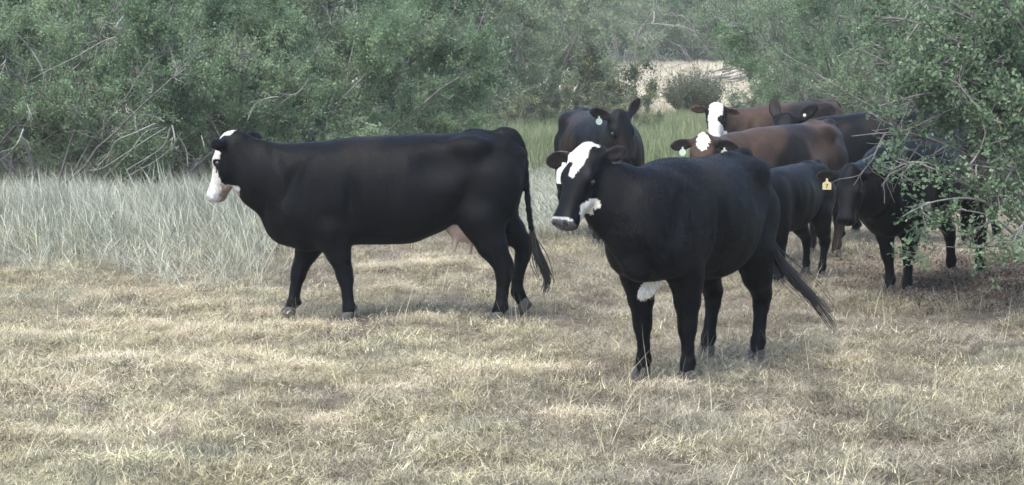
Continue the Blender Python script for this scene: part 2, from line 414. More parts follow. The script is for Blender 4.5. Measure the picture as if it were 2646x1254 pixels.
HIND = [(-0.52, 0.15, 1.00, 0.19), (-0.44, 0.18, 0.77, 0.140), (-0.545, 0.175, 0.575, 0.100), (-0.668, 0.165, 0.44, 0.066), (-0.672, 0.16, 0.36, 0.053),
        (-0.658, 0.16, 0.23, 0.040), (-0.645, 0.16, 0.125, 0.049), (-0.625, 0.16, 0.06, 0.045)]

def leg_path(base, side, foot):
    P = np.array(base, float); P[:, 1] *= side
    end = P[-1, :2].copy(); off = np.array(foot[:2], float) - end
    t = np.clip(1 - (P[:, 2] - 0.06) / (0.95 - 0.06), 0, 1) ** 0.9
    P[:, 0] += off[0] * t; P[:, 1] += off[1] * t
    return P

def hoof_mesh():
    V, Q = [], []
    n = 10
    for s in (-1, 1):
        b0 = len(V)
        for (z, lx, ly, cx) in ((0.0, 0.070, 0.027, 0.018), (0.03, 0.060, 0.027, 0.008), (0.062, 0.047, 0.026, -0.008), (0.078, 0.036, 0.020, -0.014)):
            for k in range(n):
                a = 2 * math.pi * k / n; x = math.cos(a); y = math.sin(a)
                sx = abs(x) ** 0.8 * (1 if x > 0 else -1)
                V.append((cx + lx * sx, s * 0.030 + ly * y * (1 - 0.35 * max(x, 0)) - s * 0.010 * max(x, 0), z))
        for r in range(3):
            for k in range(n): Q.append((b0 + r * n + k, b0 + r * n + (k + 1) % n, b0 + (r + 1) * n + (k + 1) % n, b0 + (r + 1) * n + k))
        V.append((0.018, s * 0.03, 0.0)); V.append((-0.014, s * 0.03, 0.082)); c0, c1 = len(V) - 2, len(V) - 1
        for k in range(n):
            Q.append((b0 + (k + 1) % n, b0 + k, c0, c0)); Q.append((b0 + 3 * n + k, b0 + 3 * n + (k + 1) % n, c1, c1))
    T = [q[:3] for q in Q if q[2] == q[3]]; Q = [q for q in Q if q[2] != q[3]]
    return mesh_from('hoof', np.array(V), [np.array(Q), np.array(T)], M_HOOF, True)
ME_HOOF = hoof_mesh()

def uvsphere(name, r, mat, nu=16, nv=10):
    V = []; 
    for j in range(nv + 1):
        a = math.pi * j / nv
        for i in range(nu):
            b = 2 * math.pi * i / nu; V.append((r * math.sin(a) * math.cos(b), r * math.sin(a) * math.sin(b), r * math.cos(a)))
    Q = [(j * nu + i, (j + 1) * nu + i, (j + 1) * nu + (i + 1) % nu, j * nu + (i + 1) % nu) for j in range(nv) for i in range(nu)]
    return mesh_from(name, np.array(V), np.array(Q), mat, True)
ME_EYE = uvsphere('eye', 0.024, M_EYE)

def udder_mesh():
    f = Field((-0.25, -0.2, -0.25), (0.25, 0.2, 0.2), 0.010)
    f.ell((0, 0.05, 0.03), (0.17, 0.10, 0.13), 0.04); f.ell((0, -0.05, 0.03), (0.17, 0.10, 0.13), 0.04)
    for x, y in ((0.06, 0.07), (0.06, -0.07), (-0.05, 0.06), (-0.05, -0.06)):
        f.cone((x, y, -0.06), (x - 0.01, y * 1.05, -0.165), 0.026, 0.014, 0.025)
    V, Q = f.nets(2); return mesh_from('udder', V, Q, M_UDDER, True)
ME_UDDER = udder_mesh()

def tag_mesh(kind):
    """ear tag plate hanging from the origin in the y-z plane, facing +x"""
    if kind == 'round':
        out = [(0.009 * math.cos(a), 0.0) for a in ()]
        pts = [(0.008, 0.0), (0.008, -0.022)] + [(0.034 * math.sin(a), -0.052 + 0.034 * math.cos(a)) for a in np.linspace(0.35, 2 * math.pi - 0.35, 16)] + [(-0.008, -0.022), (-0.008, 0.0)]
    elif kind == 'square':
        pts = [(0.009, 0.0), (0.009, -0.022), (0.020, -0.030), (0.034, -0.036), (0.036, -0.045), (0.036, -0.088), (0.033, -0.092), (-0.033, -0.092), (-0.036, -0.088), (-0.036, -0.045), (-0.034, -0.036), (-0.020, -0.030), (-0.009, -0.022), (-0.009, 0.0)]
    elif kind == 'large':
        pts = [(0.012, 0.005), (0.014, -0.016), (0.034, -0.030), (0.046, -0.045), (0.048, -0.060), (0.048, -0.118), (0.042, -0.126), (-0.042, -0.126), (-0.048, -0.118), (-0.048, -0.060), (-0.046, -0.045), (-0.034, -0.030), (-0.014, -0.016), (-0.012, 0.005)]
    else:  # button
        pts = [(0.016 * math.cos(a), 0.016 * math.sin(a)) for a in np.linspace(0, 2 * math.pi, 14, endpoint=False)]
    n = len(pts); t = 0.0022
    V = [(t, y, z) for y, z in pts] + [(-t, y, z) for y, z in pts]
    me = bpy.data.meshes.new('ear_tag')
    F_ = [tuple(range(n)), tuple(range(2 * n - 1, n - 1, -1))] + [(i, i + n, (i + 1) % n + n, (i + 1) % n) for i in range(n)]
    me.from_pydata(V, [], F_); me.update(); return me
def text_mesh(txt, size, mat):
    cu = bpy.data.curves.new('t', 'FONT'); cu.body = txt; cu.size = size; cu.align_x = 'CENTER'; cu.align_y = 'CENTER'; cu.extrude = 0.0008; cu.offset = size * 0.018
    o = bpy.data.objects.new('t', cu); COL.objects.link(o)
    dg = bpy.context.evaluated_depsgraph_get(); me = bpy.data.meshes.new_from_object(o.evaluated_get(dg)); me.name = 'tag_number'
    bpy.data.objects.remove(o); me.materials.clear(); me.materials.append(mat); return me

def frame_mat(x, z=None):
    """matrix whose local x points along X and local z as near Z as it can"""
    x = Vector(x).normalized(); z = Vector(z if z is not None else (0, 0, 1)); y = z.cross(x).normalized(); z = x.cross(y)
    return Matrix((x, y, z)).transposed().to_4x4()

def fn3(V, s, seed):
    return (vnoise(V[:, 0] * s + V[:, 2] * s * 0.7, V[:, 1] * s + V[:, 2] * s * 0.6, seed) + vnoise(V[:, 0] * s * 2.3 - V[:, 2] * s * 1.7, V[:, 1] * s * 2.3 + V[:, 2] * s, seed + 5) * 0.5) / 1.5

BLACK = np.array([0.0024, 0.0030, 0.0043]); WHITE = np.array([0.50, 0.50, 0.475])
class Cow:
    """loc: root position; yaw: heading (radians, local +x forward); s: size"""
    def __init__(c, loc, yaw, s):
        c.loc = np.array([loc[0], loc[1], 0.0]); c.yaw = yaw; c.s = s
        ca, sa = math.cos(yaw), math.sin(yaw); c.R = np.array([[ca, -sa, 0], [sa, ca, 0], [0, 0, 1.0]])
    def loc_of(c, w): return (np.asarray(w, float) - c.loc) @ c.R / c.s
    def build(c, label, feet=None, poll=(1.395, 0, 1.35), hyaw=0.0, hpitch=60, hroll=0.0, hs=1.0, ears=None, tail=None, coat=None, face=None, group=None,
              h=0.013, udder=False, legs=None, hoofs=None, tags=(), brisket=None, fat=1.0, cat='cow', name='cow', switch=None, neckr=1.0, hair_col=None, torso=None, extra=None, lift=0.0, hair=0, bris=1.0, fringe=0.5, blift=0.0, earsz=(1.0, 1.0), tuft=1.0):
        root = empty(name, c.loc, c.yaw); root.scale = (c.s,) * 3
        tag(root, label, cat, group)
        # ---- head frame
        ps, pp, pr = math.radians(hyaw), math.radians(hpitch), math.radians(hroll)
        hh = np.array([math.cos(ps), math.sin(ps), 0]); zz = np.array([0, 0, 1.0])
        U = hh * math.cos(pp) - zz * math.sin(pp); Vv = hh * math.sin(pp) + zz * math.cos(pp); Wl = np.array([-math.sin(ps), math.cos(ps), 0])
        Vv, Wl = Vv * math.cos(pr) + Wl * math.sin(pr), Wl * math.cos(pr) - Vv * math.sin(pr)
        poll = np.array(poll, float)
        def hp(u, v, w): return poll + hs * (u * U + v * Vv + w * Wl)
        # ---- legs
        if legs is None:
            legs = []
            for i, (b, sd) in enumerate(((FRONT, 1), (FRONT, -1), (HIND, 1), (HIND, -1))):
                f = (b[-1][0], b[-1][1] * sd) if feet is None or feet[i] is None else feet[i]
                legs.append(leg_path(b, sd, f))
        T = np.array(TORSO if torso is None else torso, float); T[:, 3] *= fat
        up = sstep(-0.25, 0.65, T[:, 0]) * lift; T[:, 1] += up; T[:, 4] += up; T[:, 2] += sstep(-0.25, 0.65, T[:, 0]) * blift
        T[:, 2] = np.where(T[:, 0] < 0.6, T[:, 4] - (T[:, 4] - T[:, 2]) * (1 + (fat - 1) * 0.5), T[:, 2])
        if tail is None:
            tail = [(-0.70, 0, 1.365), (-0.80, 0, 1.33), (-0.845, 0, 1.22), (-0.85, 0, 1.0), (-0.845, 0, 0.8), (-0.84, 0, 0.66)]
        tail = np.array(tail, float)
        pts = np.concatenate([np.array([l[:, :3].min(0) for l in legs]), np.array([l[:, :3].max(0) for l in legs]), tail, [hp(-0.1, .05, .33), hp(-.1, .05, -.33), hp(.55, -.3, .1), hp(.55, .1, -.1), hp(-.2, -.3, .2)],
                              [[-0.85, -0.45, 0.4], [1.15, 0.45, 1.45]]])
        f = Field(pts.min(0) - 0.10, pts.max(0) + 0.10, h)
        f.loft(T, 0.04)
        for sd in (-1, 1):
            f.ell((0.70, sd * 0.185, 0.93 + lift), (0.16, 0.095, 0.30), 0.07, [[0.96, 0, 0.28], [0, 1, 0], [-0.28, 0, 0.96]])      # shoulder blade
            f.ell((0.86, sd * 0.14, 0.80 + lift), (0.13, 0.10, 0.16), 0.06)                                                     # point of shoulder
            f.ell((-0.56, sd * 0.150, 0.98), (0.20, 0.125, 0.30), 0.07)                                                   # thigh
            f.ell((-0.40, sd * 0.215, 1.275), (0.12, 0.062, 0.07), 0.10)                                                # hook bone
            f.ell((-0.765, sd * 0.085, 1.225), (0.05, 0.045, 0.05), 0.05)                                                 # pin bone
        f.ell((0.98 - 0.1 * (1 - bris), 0, 0.72 + lift), np.array((0.13, 0.12, 0.16)) * bris, 0.08)                                                                  # brisket
        f.cone((-0.70, 0, 1.35), (-0.4, 0, 1.375), 0.035, 0.025, 0.05); f.ell((-0.66, 0, 1.378), (0.065, 0.05, 0.032), 0.03)
        for sd in (-1, 1):                                                                                               # hollows and creases
            f.ell((-0.19, sd * 0.365, 1.17), (0.16, 0.08, 0.10), 0.12, sub=True)                                         # hunger hollow in the flank
            f.ell((0.455, sd * 0.385, 0.82 + lift), (0.045, 0.085, 0.30), 0.07, sub=True)                                 # crease behind the shoulder
            f.ell((-0.335, sd * 0.365, 0.84), (0.05, 0.10, 0.20), 0.07, [[0.9, 0, 0.43], [0, 1, 0], [-0.43, 0, 0.9]], sub=True)   # flank fold
            f.ell((0.90, sd * 0.275, 1.02 + lift), (0.05, 0.085, 0.20), 0.06, [[0.93, 0, 0.36], [0, 1, 0], [-0.36, 0, 0.93]], sub=True)   # before the shoulder
            f.ell((-0.62, sd * 0.285, 1.20), (0.11, 0.06, 0.06), 0.11, sub=True)                                           # between hook and pin
        # ---- legs
        for li, P in enumerate(legs):
            for i in range(len(P) - 1):
                k = 0.07 if i < 2 else 0.022
                sq = ((0, 1, 0), 0.72) if i == 0 else None
                f.cone(P[i, :3], P[i + 1, :3], P[i, 3], P[i + 1, 3], k, sq)
            if li < 2: f.ell(P[3, :3] + [0.012, 0, -0.03], (0.048, 0.046, 0.06), 0.02)                                    # knee
            else: f.ell(P[3, :3] + [-0.028, 0, 0.02], (0.03, 0.03, 0.055), 0.03)                                          # point of hock
            fd = P[-2, :3]
            for s2 in (-1, 1): f.ell(fd + [-0.045, s2 * 0.02, -0.01], (0.016, 0.014, 0.02), 0.012)                         # dewclaws
        # ---- neck
        n0 = np.array([0.84, 0, 0.98 + lift]); n3 = hp(0.07, -0.125, 0); n1 = n0 * 0.5 + n3 * 0.5 + np.array([0.03, 0, -0.05])
        def lat(d):
            a = np.cross([0, 0, 1.0], d); return a / (np.linalg.norm(a) + 1e-9)
        f.cone(n0, n1, 0.29 * neckr, 0.235 * neckr, 0.09, (lat(n1 - n0), 0.66)); f.cone(n1, n3, 0.235 * neckr, 0.155, 0.06, (lat(n3 - n1), 0.66))
        thr = hp(0.13, -0.235, 0)
        bq = np.array([1.0, 0, 0.74 + lift])
        f.cone(bq, (bq + thr) / 2 + [0.02, 0, 0.0], 0.10 * bris, 0.075 * bris, 0.07, (lat(thr - n0), 0.5))
        f.cone((bq + thr) / 2 + [0.02, 0, 0.0], thr, 0.075 * bris, 0.045, 0.07, (lat(thr - n0), 0.5))
        if brisket is not None:
            for a, r, Rb in brisket: f.ell(a, r, 0.02, Rb)
        if extra is not None: extra(f)
        # ---- head
        RH = np.array([U, Wl, Vv])
        f.loft(np.array(HEAD) * hs, 0.02, poll, RH, n=2.5, pad=0.03)
        f.ell(hp(0.005, -0.03, 0), np.array((0.05, 0.055, 0.05)) * hs, 0.04, RH)                                          # poll knob
        for sd in (-1, 1):
            f.ell(hp(0.175, -0.035, sd * 0.092), np.array((0.055, 0.028, 0.032)) * hs, 0.03, RH)                          # brow
            f.ell(hp(0.24, -0.12, sd * 0.085), np.array((0.09, 0.02, 0.03)) * hs, 0.04, RH)                               # cheek bone
            f.ell(hp(0.195, -0.058, sd * 0.122), np.array((0.028, 0.018, 0.018)) * hs, 0.012, RH, sub=True)               # eye opening
            f.ell(hp(0.487, -0.066, sd * 0.050), np.array((0.024, 0.020, 0.018)) * hs, 0.012, RH, sub=True)               # nostril
            f.ell(hp(0.475, -0.066, sd * 0.062), np.array((0.022, 0.016, 0.024)) * hs, 0.014, RH)
            f.ell(hp(0.487, -0.066, sd * 0.047), np.array((0.024, 0.012, 0.014)) * hs, 0.010, RH, sub=True)
            f.ell(hp(0.43, -0.132, sd * 0.078), np.array((0.07, 0.012, 0.006)) * hs, 0.012, RH, sub=True)                 # mouth line
        earfr = []
        ears = ears or ((-0.02, -0.03, 0.20), (-0.02, -0.03, 0.20))
        for (du, dv, dw), sd, es in zip(ears, (1, -1), earsz):
            b0 = hp(0.035, -0.06, sd * 0.085); d = du * U + dv * Vv + sd * dw * Wl; d /= np.linalg.norm(d)
            nrm = Vv * 0.75 + U * 0.55 - Wl * sd * 0.05 + zz * -0.15; nrm -= d * (nrm @ d); nrm /= np.linalg.norm(nrm); ac = np.cross(nrm, d)
            Re = np.array([d, ac, nrm])
            f.cone(b0, b0 + d * 0.06 * hs, 0.040 * hs * es, 0.028 * hs * es, 0.03)
            f.ell(b0 + hs * es * 0.140 * d, np.array((0.120, 0.062, 0.021 / es)) * hs * es, 0.02, Re)
            f.ell(b0 + hs * es * (0.145 * d + 0.020 / es * nrm), np.array((0.090, 0.042, 0.016 / es)) * hs * es, 0.012, Re, sub=True)
            earfr.append((b0, d, ac, nrm))
        # ---- tail
        tp = curve_pts(tail, 14); tr = np.interp(np.linspace(0, 1, 14), [0, 0.25, 1], [0.042, 0.027, 0.017])
        for i in range(13): f.cone(tp[i], tp[i + 1], tr[i], tr[i + 1], 0.02 if i > 2 else 0.04)
        V, Q = f.nets(2)
        # soft folds and ribs
        d = V - poll; u, v, w = (d @ U) / hs, (d @ Vv) / hs, (d @ Wl) / hs
        rib = np.sin(V[:, 0] * 34 + V[:, 2] * 6) * sstep(-0.2, 0.0, V[:, 0]) * (1 - sstep(0.35, 0.5, V[:, 0])) * sstep(0.65, 0.8, V[:, 2]) * (1 - sstep(1.1, 1.25, V[:, 2]))
        V[:, 1] += np.sign(V[:, 1]) * rib * 0.0030 * (np.abs(V[:, 1]) > 0.1)
        nf = sstep(0.80, 0.95, V[:, 0]) * (1 - sstep(0.0, 0.1, u + 0.10 * 0)) * sstep(0.7, 0.85, V[:, 2])
        V[:, 1] += np.sign(V[:, 1]) * nf * 0.004 * np.sin(V[:, 0] * 42 - V[:, 2] * 12 + 3 * vnoise(V[:, 0] * 5, V[:, 2] * 5, 4))
        # ---- coat colours
        col = np.repeat(BLACK[None], len(V), 0) * (0.8 + 0.5 * fn3(V, 3.0, 11))[:, None]
        if coat is not None: col = coat(V, col)
        hd = (u > -0.08) & (u < 0.56) & (np.abs(w) < 0.14) & (v > -0.30) & (v < 0.10)
        nz = (fn3(V, 26.0, 31) - 0.5)
        if face is not None:
            cf = face(u[hd], v[hd], w[hd], nz[hd], col[hd]); col[hd] = cf
        inner = np.zeros(len(V), bool)
        for b0, dd, ac, nr in earfr:
            q = (V - b0) / hs; e = (q @ dd > 0.06) & (q @ dd < 0.24) & (np.abs(q @ ac) < 0.04) & (q @ nr > -0.012) & (np.abs(q @ nr) < 0.03)
            inner |= e
        for b0, dd, ac, nr in earfr:                                                                                     # pale hair fringing the ear
            q = (V - b0) / hs; la = q @ dd; rim = (la > 0.07) & (la < 0.29) & (((la - 0.14) / 0.12) ** 2 + ((q @ ac) / 0.062) ** 2 > 0.80) & (((la - 0.14) / 0.12) ** 2 + ((q @ ac) / 0.062) ** 2 < 1.2) & (np.abs(q @ nr) < 0.02) & (np.abs(q @ ac) < 0.075)
            col[rim] = col[rim] + np.array([0.055, 0.050, 0.045]) * fringe
        col[inner] = col[inner] * 0.6 + np.array([0.012, 0.010, 0.010])
        bt = sstep(1.12, 1.34, V[:, 2]) * sstep(0.45, 0.65, fn3(V, 4.0, 23)) * (V[:, 0] < 0.9)
        col = col + bt[:, None] * np.array([0.006, 0.0047, 0.0035]) * (col.max(1) < 0.03)[:, None]                          # sun-bleached hair along the back
        me = mesh_from('body', V, Q, M_COAT, True, colors=col); obj('body', me, root)
        if hair:                                                                                                          # the lie of the hair
            r_ = np.random.default_rng(hair); tri = np.concatenate([Q[:, [0, 1, 2]], Q[:, [0, 2, 3]]]); A_, B_, C_ = V[tri[:, 0]], V[tri[:, 1]], V[tri[:, 2]]
            nn = np.cross(B_ - A_, C_ - A_); ar = np.linalg.norm(nn, axis=1); pick = r_.choice(len(tri), hair, p=ar / ar.sum())
            b1, b2 = r_.random(hair), r_.random(hair); fl = b1 + b2 > 1; b1[fl] = 1 - b1[fl]; b2[fl] = 1 - b2[fl]
            P = A_[pick] + b1[:, None] * (B_ - A_)[pick] + b2[:, None] * (C_ - A_)[pick]; n_ = nn[pick] / (ar[pick][:, None] + 1e-12)
            hu = (P - poll) @ U / hs; ishd = (hu > -0.02) & (np.linalg.norm(P - poll, axis=1) < 0.62 * hs) & (((P - poll) @ Vv) / hs > -0.3)
            fd_ = np.where((P[:, 2] < 0.6)[:, None], np.array([-0.2, 0, -1.0]), np.array([-1.0, 0, -0.55])); fd_[ishd] = U
            fd_ = fd_ + r_.normal(0, 0.28, (hair, 3)); fd_ -= n_ * (fd_ * n_).sum(1, keepdims=True); fd_ /= np.linalg.norm(fd_, axis=1, keepdims=True) + 1e-9
            ln = r_.uniform(0.012, 0.026, hair)[:, None] * np.where(ishd, 0.55, 1.0)[:, None]; sd_ = np.cross(n_, fd_) * r_.uniform(0.0009, 0.0019, hair)[:, None]
            tip = P + fd_ * ln + n_ * ln * r_.uniform(0.10, 0.35, hair)[:, None]
            HV = np.stack([P - sd_ - n_ * 0.001, P + sd_ - n_ * 0.001, tip], 1).reshape(-1, 3); HT = np.arange(hair * 3).reshape(-1, 3)
            hc = np.repeat(col[tri[pick, 0]] * r_.uniform(0.4, 3.0, hair)[:, None], 3, 0); hc = np.minimum(hc, 0.8)
            ho_ = obj('coat_hair', mesh_from('coat_hair', HV, HT, M_COAT, False, colors=hc), root); ho_['kind'] = 'stuff'
        # ---- parts
        for li, P in enumerate(legs):
            ho = obj('hoof', ME_HOOF, root); e = P[-1, :3]
            pit, yw = (hoofs[li] if hoofs is not None else (0, 0))
            ho.rotation_euler = (0, math.radians(pit), math.radians(yw))
            off = Matrix.Rotation(math.radians(yw), 3, 'Z') @ Matrix.Rotation(math.radians(pit), 3, 'Y') @ Vector((-0.012, 0, 0.066))
            ho.location = Vector(e) - off
        for sd in (1, -1):
            eo = obj('eye', ME_EYE, root, Vector(hp(0.195, -0.060, sd * 0.100))); eo.scale = (hs * 1.02,) * 3
        if udder:
            uo = obj('udder', ME_UDDER, root, udder if isinstance(udder, tuple) else (-0.35, 0, 0.72)); uo.rotation_euler = (0, -0.2, 0); uo.scale = (1.05, 1.0, 1.1)
        sw = Tubes(); r_ = np.random.default_rng(len(label))
        switch = np.array(switch if switch is not None else [tail[-1] + (0, 0, 0.04), tail[-1] + (-0.005, 0, -0.1), tail[-1] + (0.0, 0, -0.22), tail[-1] + (0.015, 0.0, -0.32)], float)
        for i in range(150):
            n = 9; P = curve_pts(switch, n); ln = r_.uniform(0.55, 1.0) if i > 8 else 1.0
            P = curve_pts(P[:max(4, int(n * ln + 0.5))], n)
            t = np.linspace(0, 1, n)[:, None]; fly = (2.0 if i % 9 == 0 else 1.0) * tuft; j = r_.normal(0, 1, 3) * 0.021 * fly; j2 = r_.normal(0, 1, 3) * 0.016 * fly; P = P + 0.006 * np.sin(np.linspace(0, 7, n) + i)[:, None] * r_.normal(0, 1, 3)
            P = P + (np.sin(t * math.pi * 0.75) ** 1.0) * j + t ** 2 * j2
            sw.add(P, np.linspace(0.0055, 0.0012, n), 3)
        obj('tail_hair', sw.mesh('tail_hair', hair_col or M_HAIR), root)
        for side, kind, mat, txt, where, facing, lab in tags:
            b0, dd, ac, nr = earfr[0 if side > 0 else 1]
            p = b0 + hs * (where * dd) + nr * 0.014
            low = -ac if ac[2] > 0 else ac
            if kind != 'button': p = p + low * 0.02 * hs
            fx = np.array(facing, float) if facing is not None else nr
            me_t = tag_mesh(kind); me_t.materials.append(mat)
            to = obj('ear_tag', me_t, root); to.matrix_local = Matrix.Translation(Vector(p)) @ frame_mat(fx)
            if lab: to['label'] = lab
            if txt:
                tm = obj('tag_number', text_mesh(txt, 0.055 if kind == 'large' else 0.045, M_INK), to)
                zc = -0.082 if kind == 'large' else -0.064
                tm.matrix_local = Matrix.Translation((0.0036, 0, zc)) @ Matrix(((0, 0, 1), (1, 0, 0), (0, 1, 0))).to_4x4()
        return root
# ------------------------------------------------------------------ the herd
def heading(theta_deg):
    """heading turned THETA degrees from 'straight at the camera' towards the picture's left"""
    t = math.radians(theta_deg); return math.atan2(-math.cos(t), -math.sin(t))
def hv(yaw): return np.array([math.cos(yaw), math.sin(yaw), 0])

# ---- A: walking cow, side on
oA = at(1075, 823); cA = Cow(oA, math.pi, 1.0)
def LX(px, py, y, r): return ((1075 - px) / 349.0, y, (823 - py) / 349.0, r)
legsA = [np.array([LX(848, 515, .17, .13), LX(862, 590, .165, .118), LX(880, 650, .155, .088), LX(894, 695, .15, .060), LX(898, 716, .148, .054), LX(902, 760, .145, .039), LX(905, 785, .145, .044), LX(903, 803, .145, .046)]),
         np.array([LX(835, 515, -.17, .13), LX(818, 600, -.165, .115), LX(788, 655, -.155, .085), LX(770, 697, -.15, .058), LX(765, 716, -.148, .054), LX(757, 752, -.145, .039), LX(753, 784, -.145, .044), LX(744, 802, -.145, .046)]),
         np.array([LX(1268, 470, .15, .19), LX(1245, 560, .18, .145), LX(1272, 625, .175, .112), LX(1302, 680, .165, .072), LX(1303, 705, .16, .060), LX(1299, 752, .16, .043), LX(1296, 783, .16, .048), LX(1287, 802, .16, .047)]),
         np.array([LX(1290, 470, -.15, .18), LX(1280, 560, -.17, .14), LX(1322, 600, -.165, .105), LX(1354, 636, -.16, .066), LX(1352, 665, -.16, .056), LX(1338, 725, -.16, .042), LX(1338, 760, -.16, .048), LX(1352, 785, -.16, .046)])]
def faceA(u, v, w, n, c):
    e = np.hypot(u - 0.195, v + 0.06); c = c.copy()
    wh = ((v + n * 0.03 > -0.062 - 0.25 * np.maximum(u - 0.22, 0) * 3) & (u > 0.10 + n * 0.02)) | (u > 0.335 + n * 0.03 + 0.25 * (v + 0.12)) | ((u < 0.05 + n * .02) & (v > -0.06) & (np.abs(w) < 0.075))
    wh |= (v > -0.03) & (np.abs(w) < 0.07)
    wh &= ~((e < 0.036 + n * 0.02)) & ~((u > 0.19) & (u < 0.275) & (np.abs(v + 0.062 + 0.1 * (u - .19)) < 0.008))
    c[wh] = WHITE * (0.92 + 0.35 * n[wh])[:, None]
    pk = (v < -0.137 + n * 0.03) & (u > 0.33); c[pk] = np.array([0.32, 0.255, 0.22]) * (0.9 + n[pk])[:, None]
    gn = (u > 0.47) & (v > -0.115); c[gn] = np.array([0.46, 0.43, 0.40])
    return c
def browntop(V, c): return c
cA.build('black cow with white face walking left, seen side on before the tall grass', poll=LX(589, 352, -0.02, 0)[:3], hyaw=-24, hpitch=67, hs=0.96,
         legs=legsA, hoofs=[(0, 0), (-8, 0), (0, 0), (42, 0)], ears=((0.0, 0.015, 0.19), (-0.06, -0.04, 0.19)), hair=110000, face=faceA, udder=(-0.375, 0.0, 0.680), earsz=(0.82, 1.0), tuft=0.7, h=0.0115,
         tail=[(-0.64, 0, 1.37), (-0.745, 0, 1.345), (-0.80, 0.01, 1.22), (-0.818, 0.02, 1.0), (-0.84, 0.03, 0.78), (-0.862, 0.03, 0.64)],
         switch=[(-0.858, 0.03, 0.67), (-0.885, 0.03, 0.54), (-0.935, 0.03, 0.40), (-0.975, 0.03, 0.30), (-0.955, 0.03, 0.20)],
         tags=[(1, 'button', M_TAGG, None, 0.10, (0, 1, 0), None)])

# ---- B: standing cow, quartering
yB = heading(29); sB = 0.95; fB = at(1716, 986)
cB = Cow(fB - hv(yB) * 0.575 * sB, yB, sB)
def foot(c, px, py): return tuple(c.loc_of(at(px, py, 0.0))[:2])
def faceB(u, v, w, n, c):
    c = c.copy()
    lim = np.interp(w, [-0.13, -0.10, -0.06, -0.035, -0.03, 0.012, 0.02, 0.05, 0.052], [0.17, 0.135, 0.105, 0.11, 0.205, 0.215, 0.17, 0.13, 0.0])
    wh = (u < lim + n * 0.03) & (v > -0.085) & (w < 0.052 + n * .02) & (u > -0.05)
    wh |= (np.hypot((u - 0.345) / 0.080, (v + 0.138) / 0.056) < 1 + n * 0.5) & (w > -0.02)
    c[wh] = WHITE * 1.02
    nose = (u > 0.468) & (v > -0.112); c[nose] = np.array([0.075, 0.075, 0.075]) * (1 + n[nose])[:, None]
    rim = ((u > 0.459 + n * 0.008) & (u < 0.474) & (v > -0.055)) ; c[rim] = WHITE * 0.8
    return c
_a = np.array([0.20, -0.70, -0.66]); _a /= np.linalg.norm(_a); _n = np.array([0.95, 0.30, 0.0]); _n -= _a * (_a @ _n); _n /= np.linalg.norm(_n)
FLAP = np.array([_a, np.cross(_n, _a), _n])
def coatB(V, c):
    c = c.copy(); q = np.sqrt(((((V - np.array([0.78, -0.01, 0.605])) @ FLAP.T) / np.array([0.102, 0.058, 0.045])) ** 2).sum(1)); c[q < 1.05 + 0.3 * (fn3(V, 18, 3) - 0.5)] = WHITE; return c
pollB = cB.loc_of(atd(1512, 384, 12.0))
cB.build('black cow with white blaze and numbered white ear tag, standing nearest the camera', poll=pollB, hyaw=-15, hpitch=58, hroll=3,
         feet=[foot(cB, 1774, 986), foot(cB, 1659, 976), foot(cB, 1955, 930), foot(cB, 1826, 918)], face=faceB, coat=coatB, fat=1.02, h=0.0115, lift=0.06, blift=0.15, bris=0.72, neckr=0.88, hair=110000,
         fringe=1.6, earsz=(0.75, 1.0), ears=((-0.15, -0.11, 0.09), (0.03, -0.02, 0.21)), brisket=[((0.78, -0.01, 0.605), (0.095, 0.050, 0.022), FLAP)],
         tail=[(-0.64, 0, 1.37), (-0.76, 0, 1.33), (-0.83, 0.01, 1.18), (-0.85, 0.06, 0.98), (-0.84, 0.12, 0.80)],
         switch=[(-0.845, 0.11, 0.83), (-0.845, 0.18, 0.68), (-0.84, 0.30, 0.54), (-0.84, 0.45, 0.40), (-0.84, 0.60, 0.22)],
         tags=[(-1, 'large', M_TAGW, '10', 0.105, (0.98, 0.15, 0), 'white ear tag with dark number ten')])

# ---- C: dark cow facing the camera
yC = heading(-14); sC = 1.0; cC = Cow(at(1578, 634) - hv(yC) * 0.575 * sC, yC, sC)
def coatC(V, c):
    t = fn3(V, 2.2, 51)[:, None]; return c * 1.25 + np.array([0.010, 0.004, 0.0]) * sstep(0.4, 0.7, t)
cC.build('dark cow with raised ears and round tag, facing the camera behind the others', poll=cC.loc_of(atd(1606, 292, 20.5)), hyaw=10, hpitch=66, coat=coatC,
         ears=((-0.13, 0.03, 0.10), (-0.07, 0.02, 0.20)), tags=[(-1, 'round', M_TAGG, None, 0.14, (1, 0.1, 0), None)], h=0.014, fat=1.06)

# ---- D: red-brown cow with a white face, farthest
yD = heading(56); sD = 1.0
BROWN = np.array([0.043, 0.029, 0.0225])
def coatD(V, c):
    t = fn3(V, 2.6, 77)[:, None]; b = BROWN * (0.75 + 0.6 * fn3(V, 7, 7))[:, None]
    dark = np.clip(sstep(0.52, 0.72, t), 0, 1); return b * (1 - 0.75 * dark) + c * 0.75 * dark
def faceD(u, v, w, n, c):
    c = c * 0.35; wh = (np.abs(w) < 0.088 + n * 0.04) & (v > -0.12) | (u > 0.30); wh &= ~(np.hypot((u - 0.20) / 0.055, (w - 0.088) / 0.058) < 1 + n * 0.4)
    c[wh] = WHITE * 0.96; return c
pD = atd(1850, 272, 26.8); cD = Cow(pD - hv(yD) * 1.30 * sD, yD, sD)
cD.build('red brown cow with full white face, farthest back in the herd', poll=cD.loc_of(pD), hyaw=44, hpitch=63, coat=coatD, face=faceD, h=0.016,
         ears=((0.0, -0.10, 0.15), (-0.01, -0.01, 0.20)))

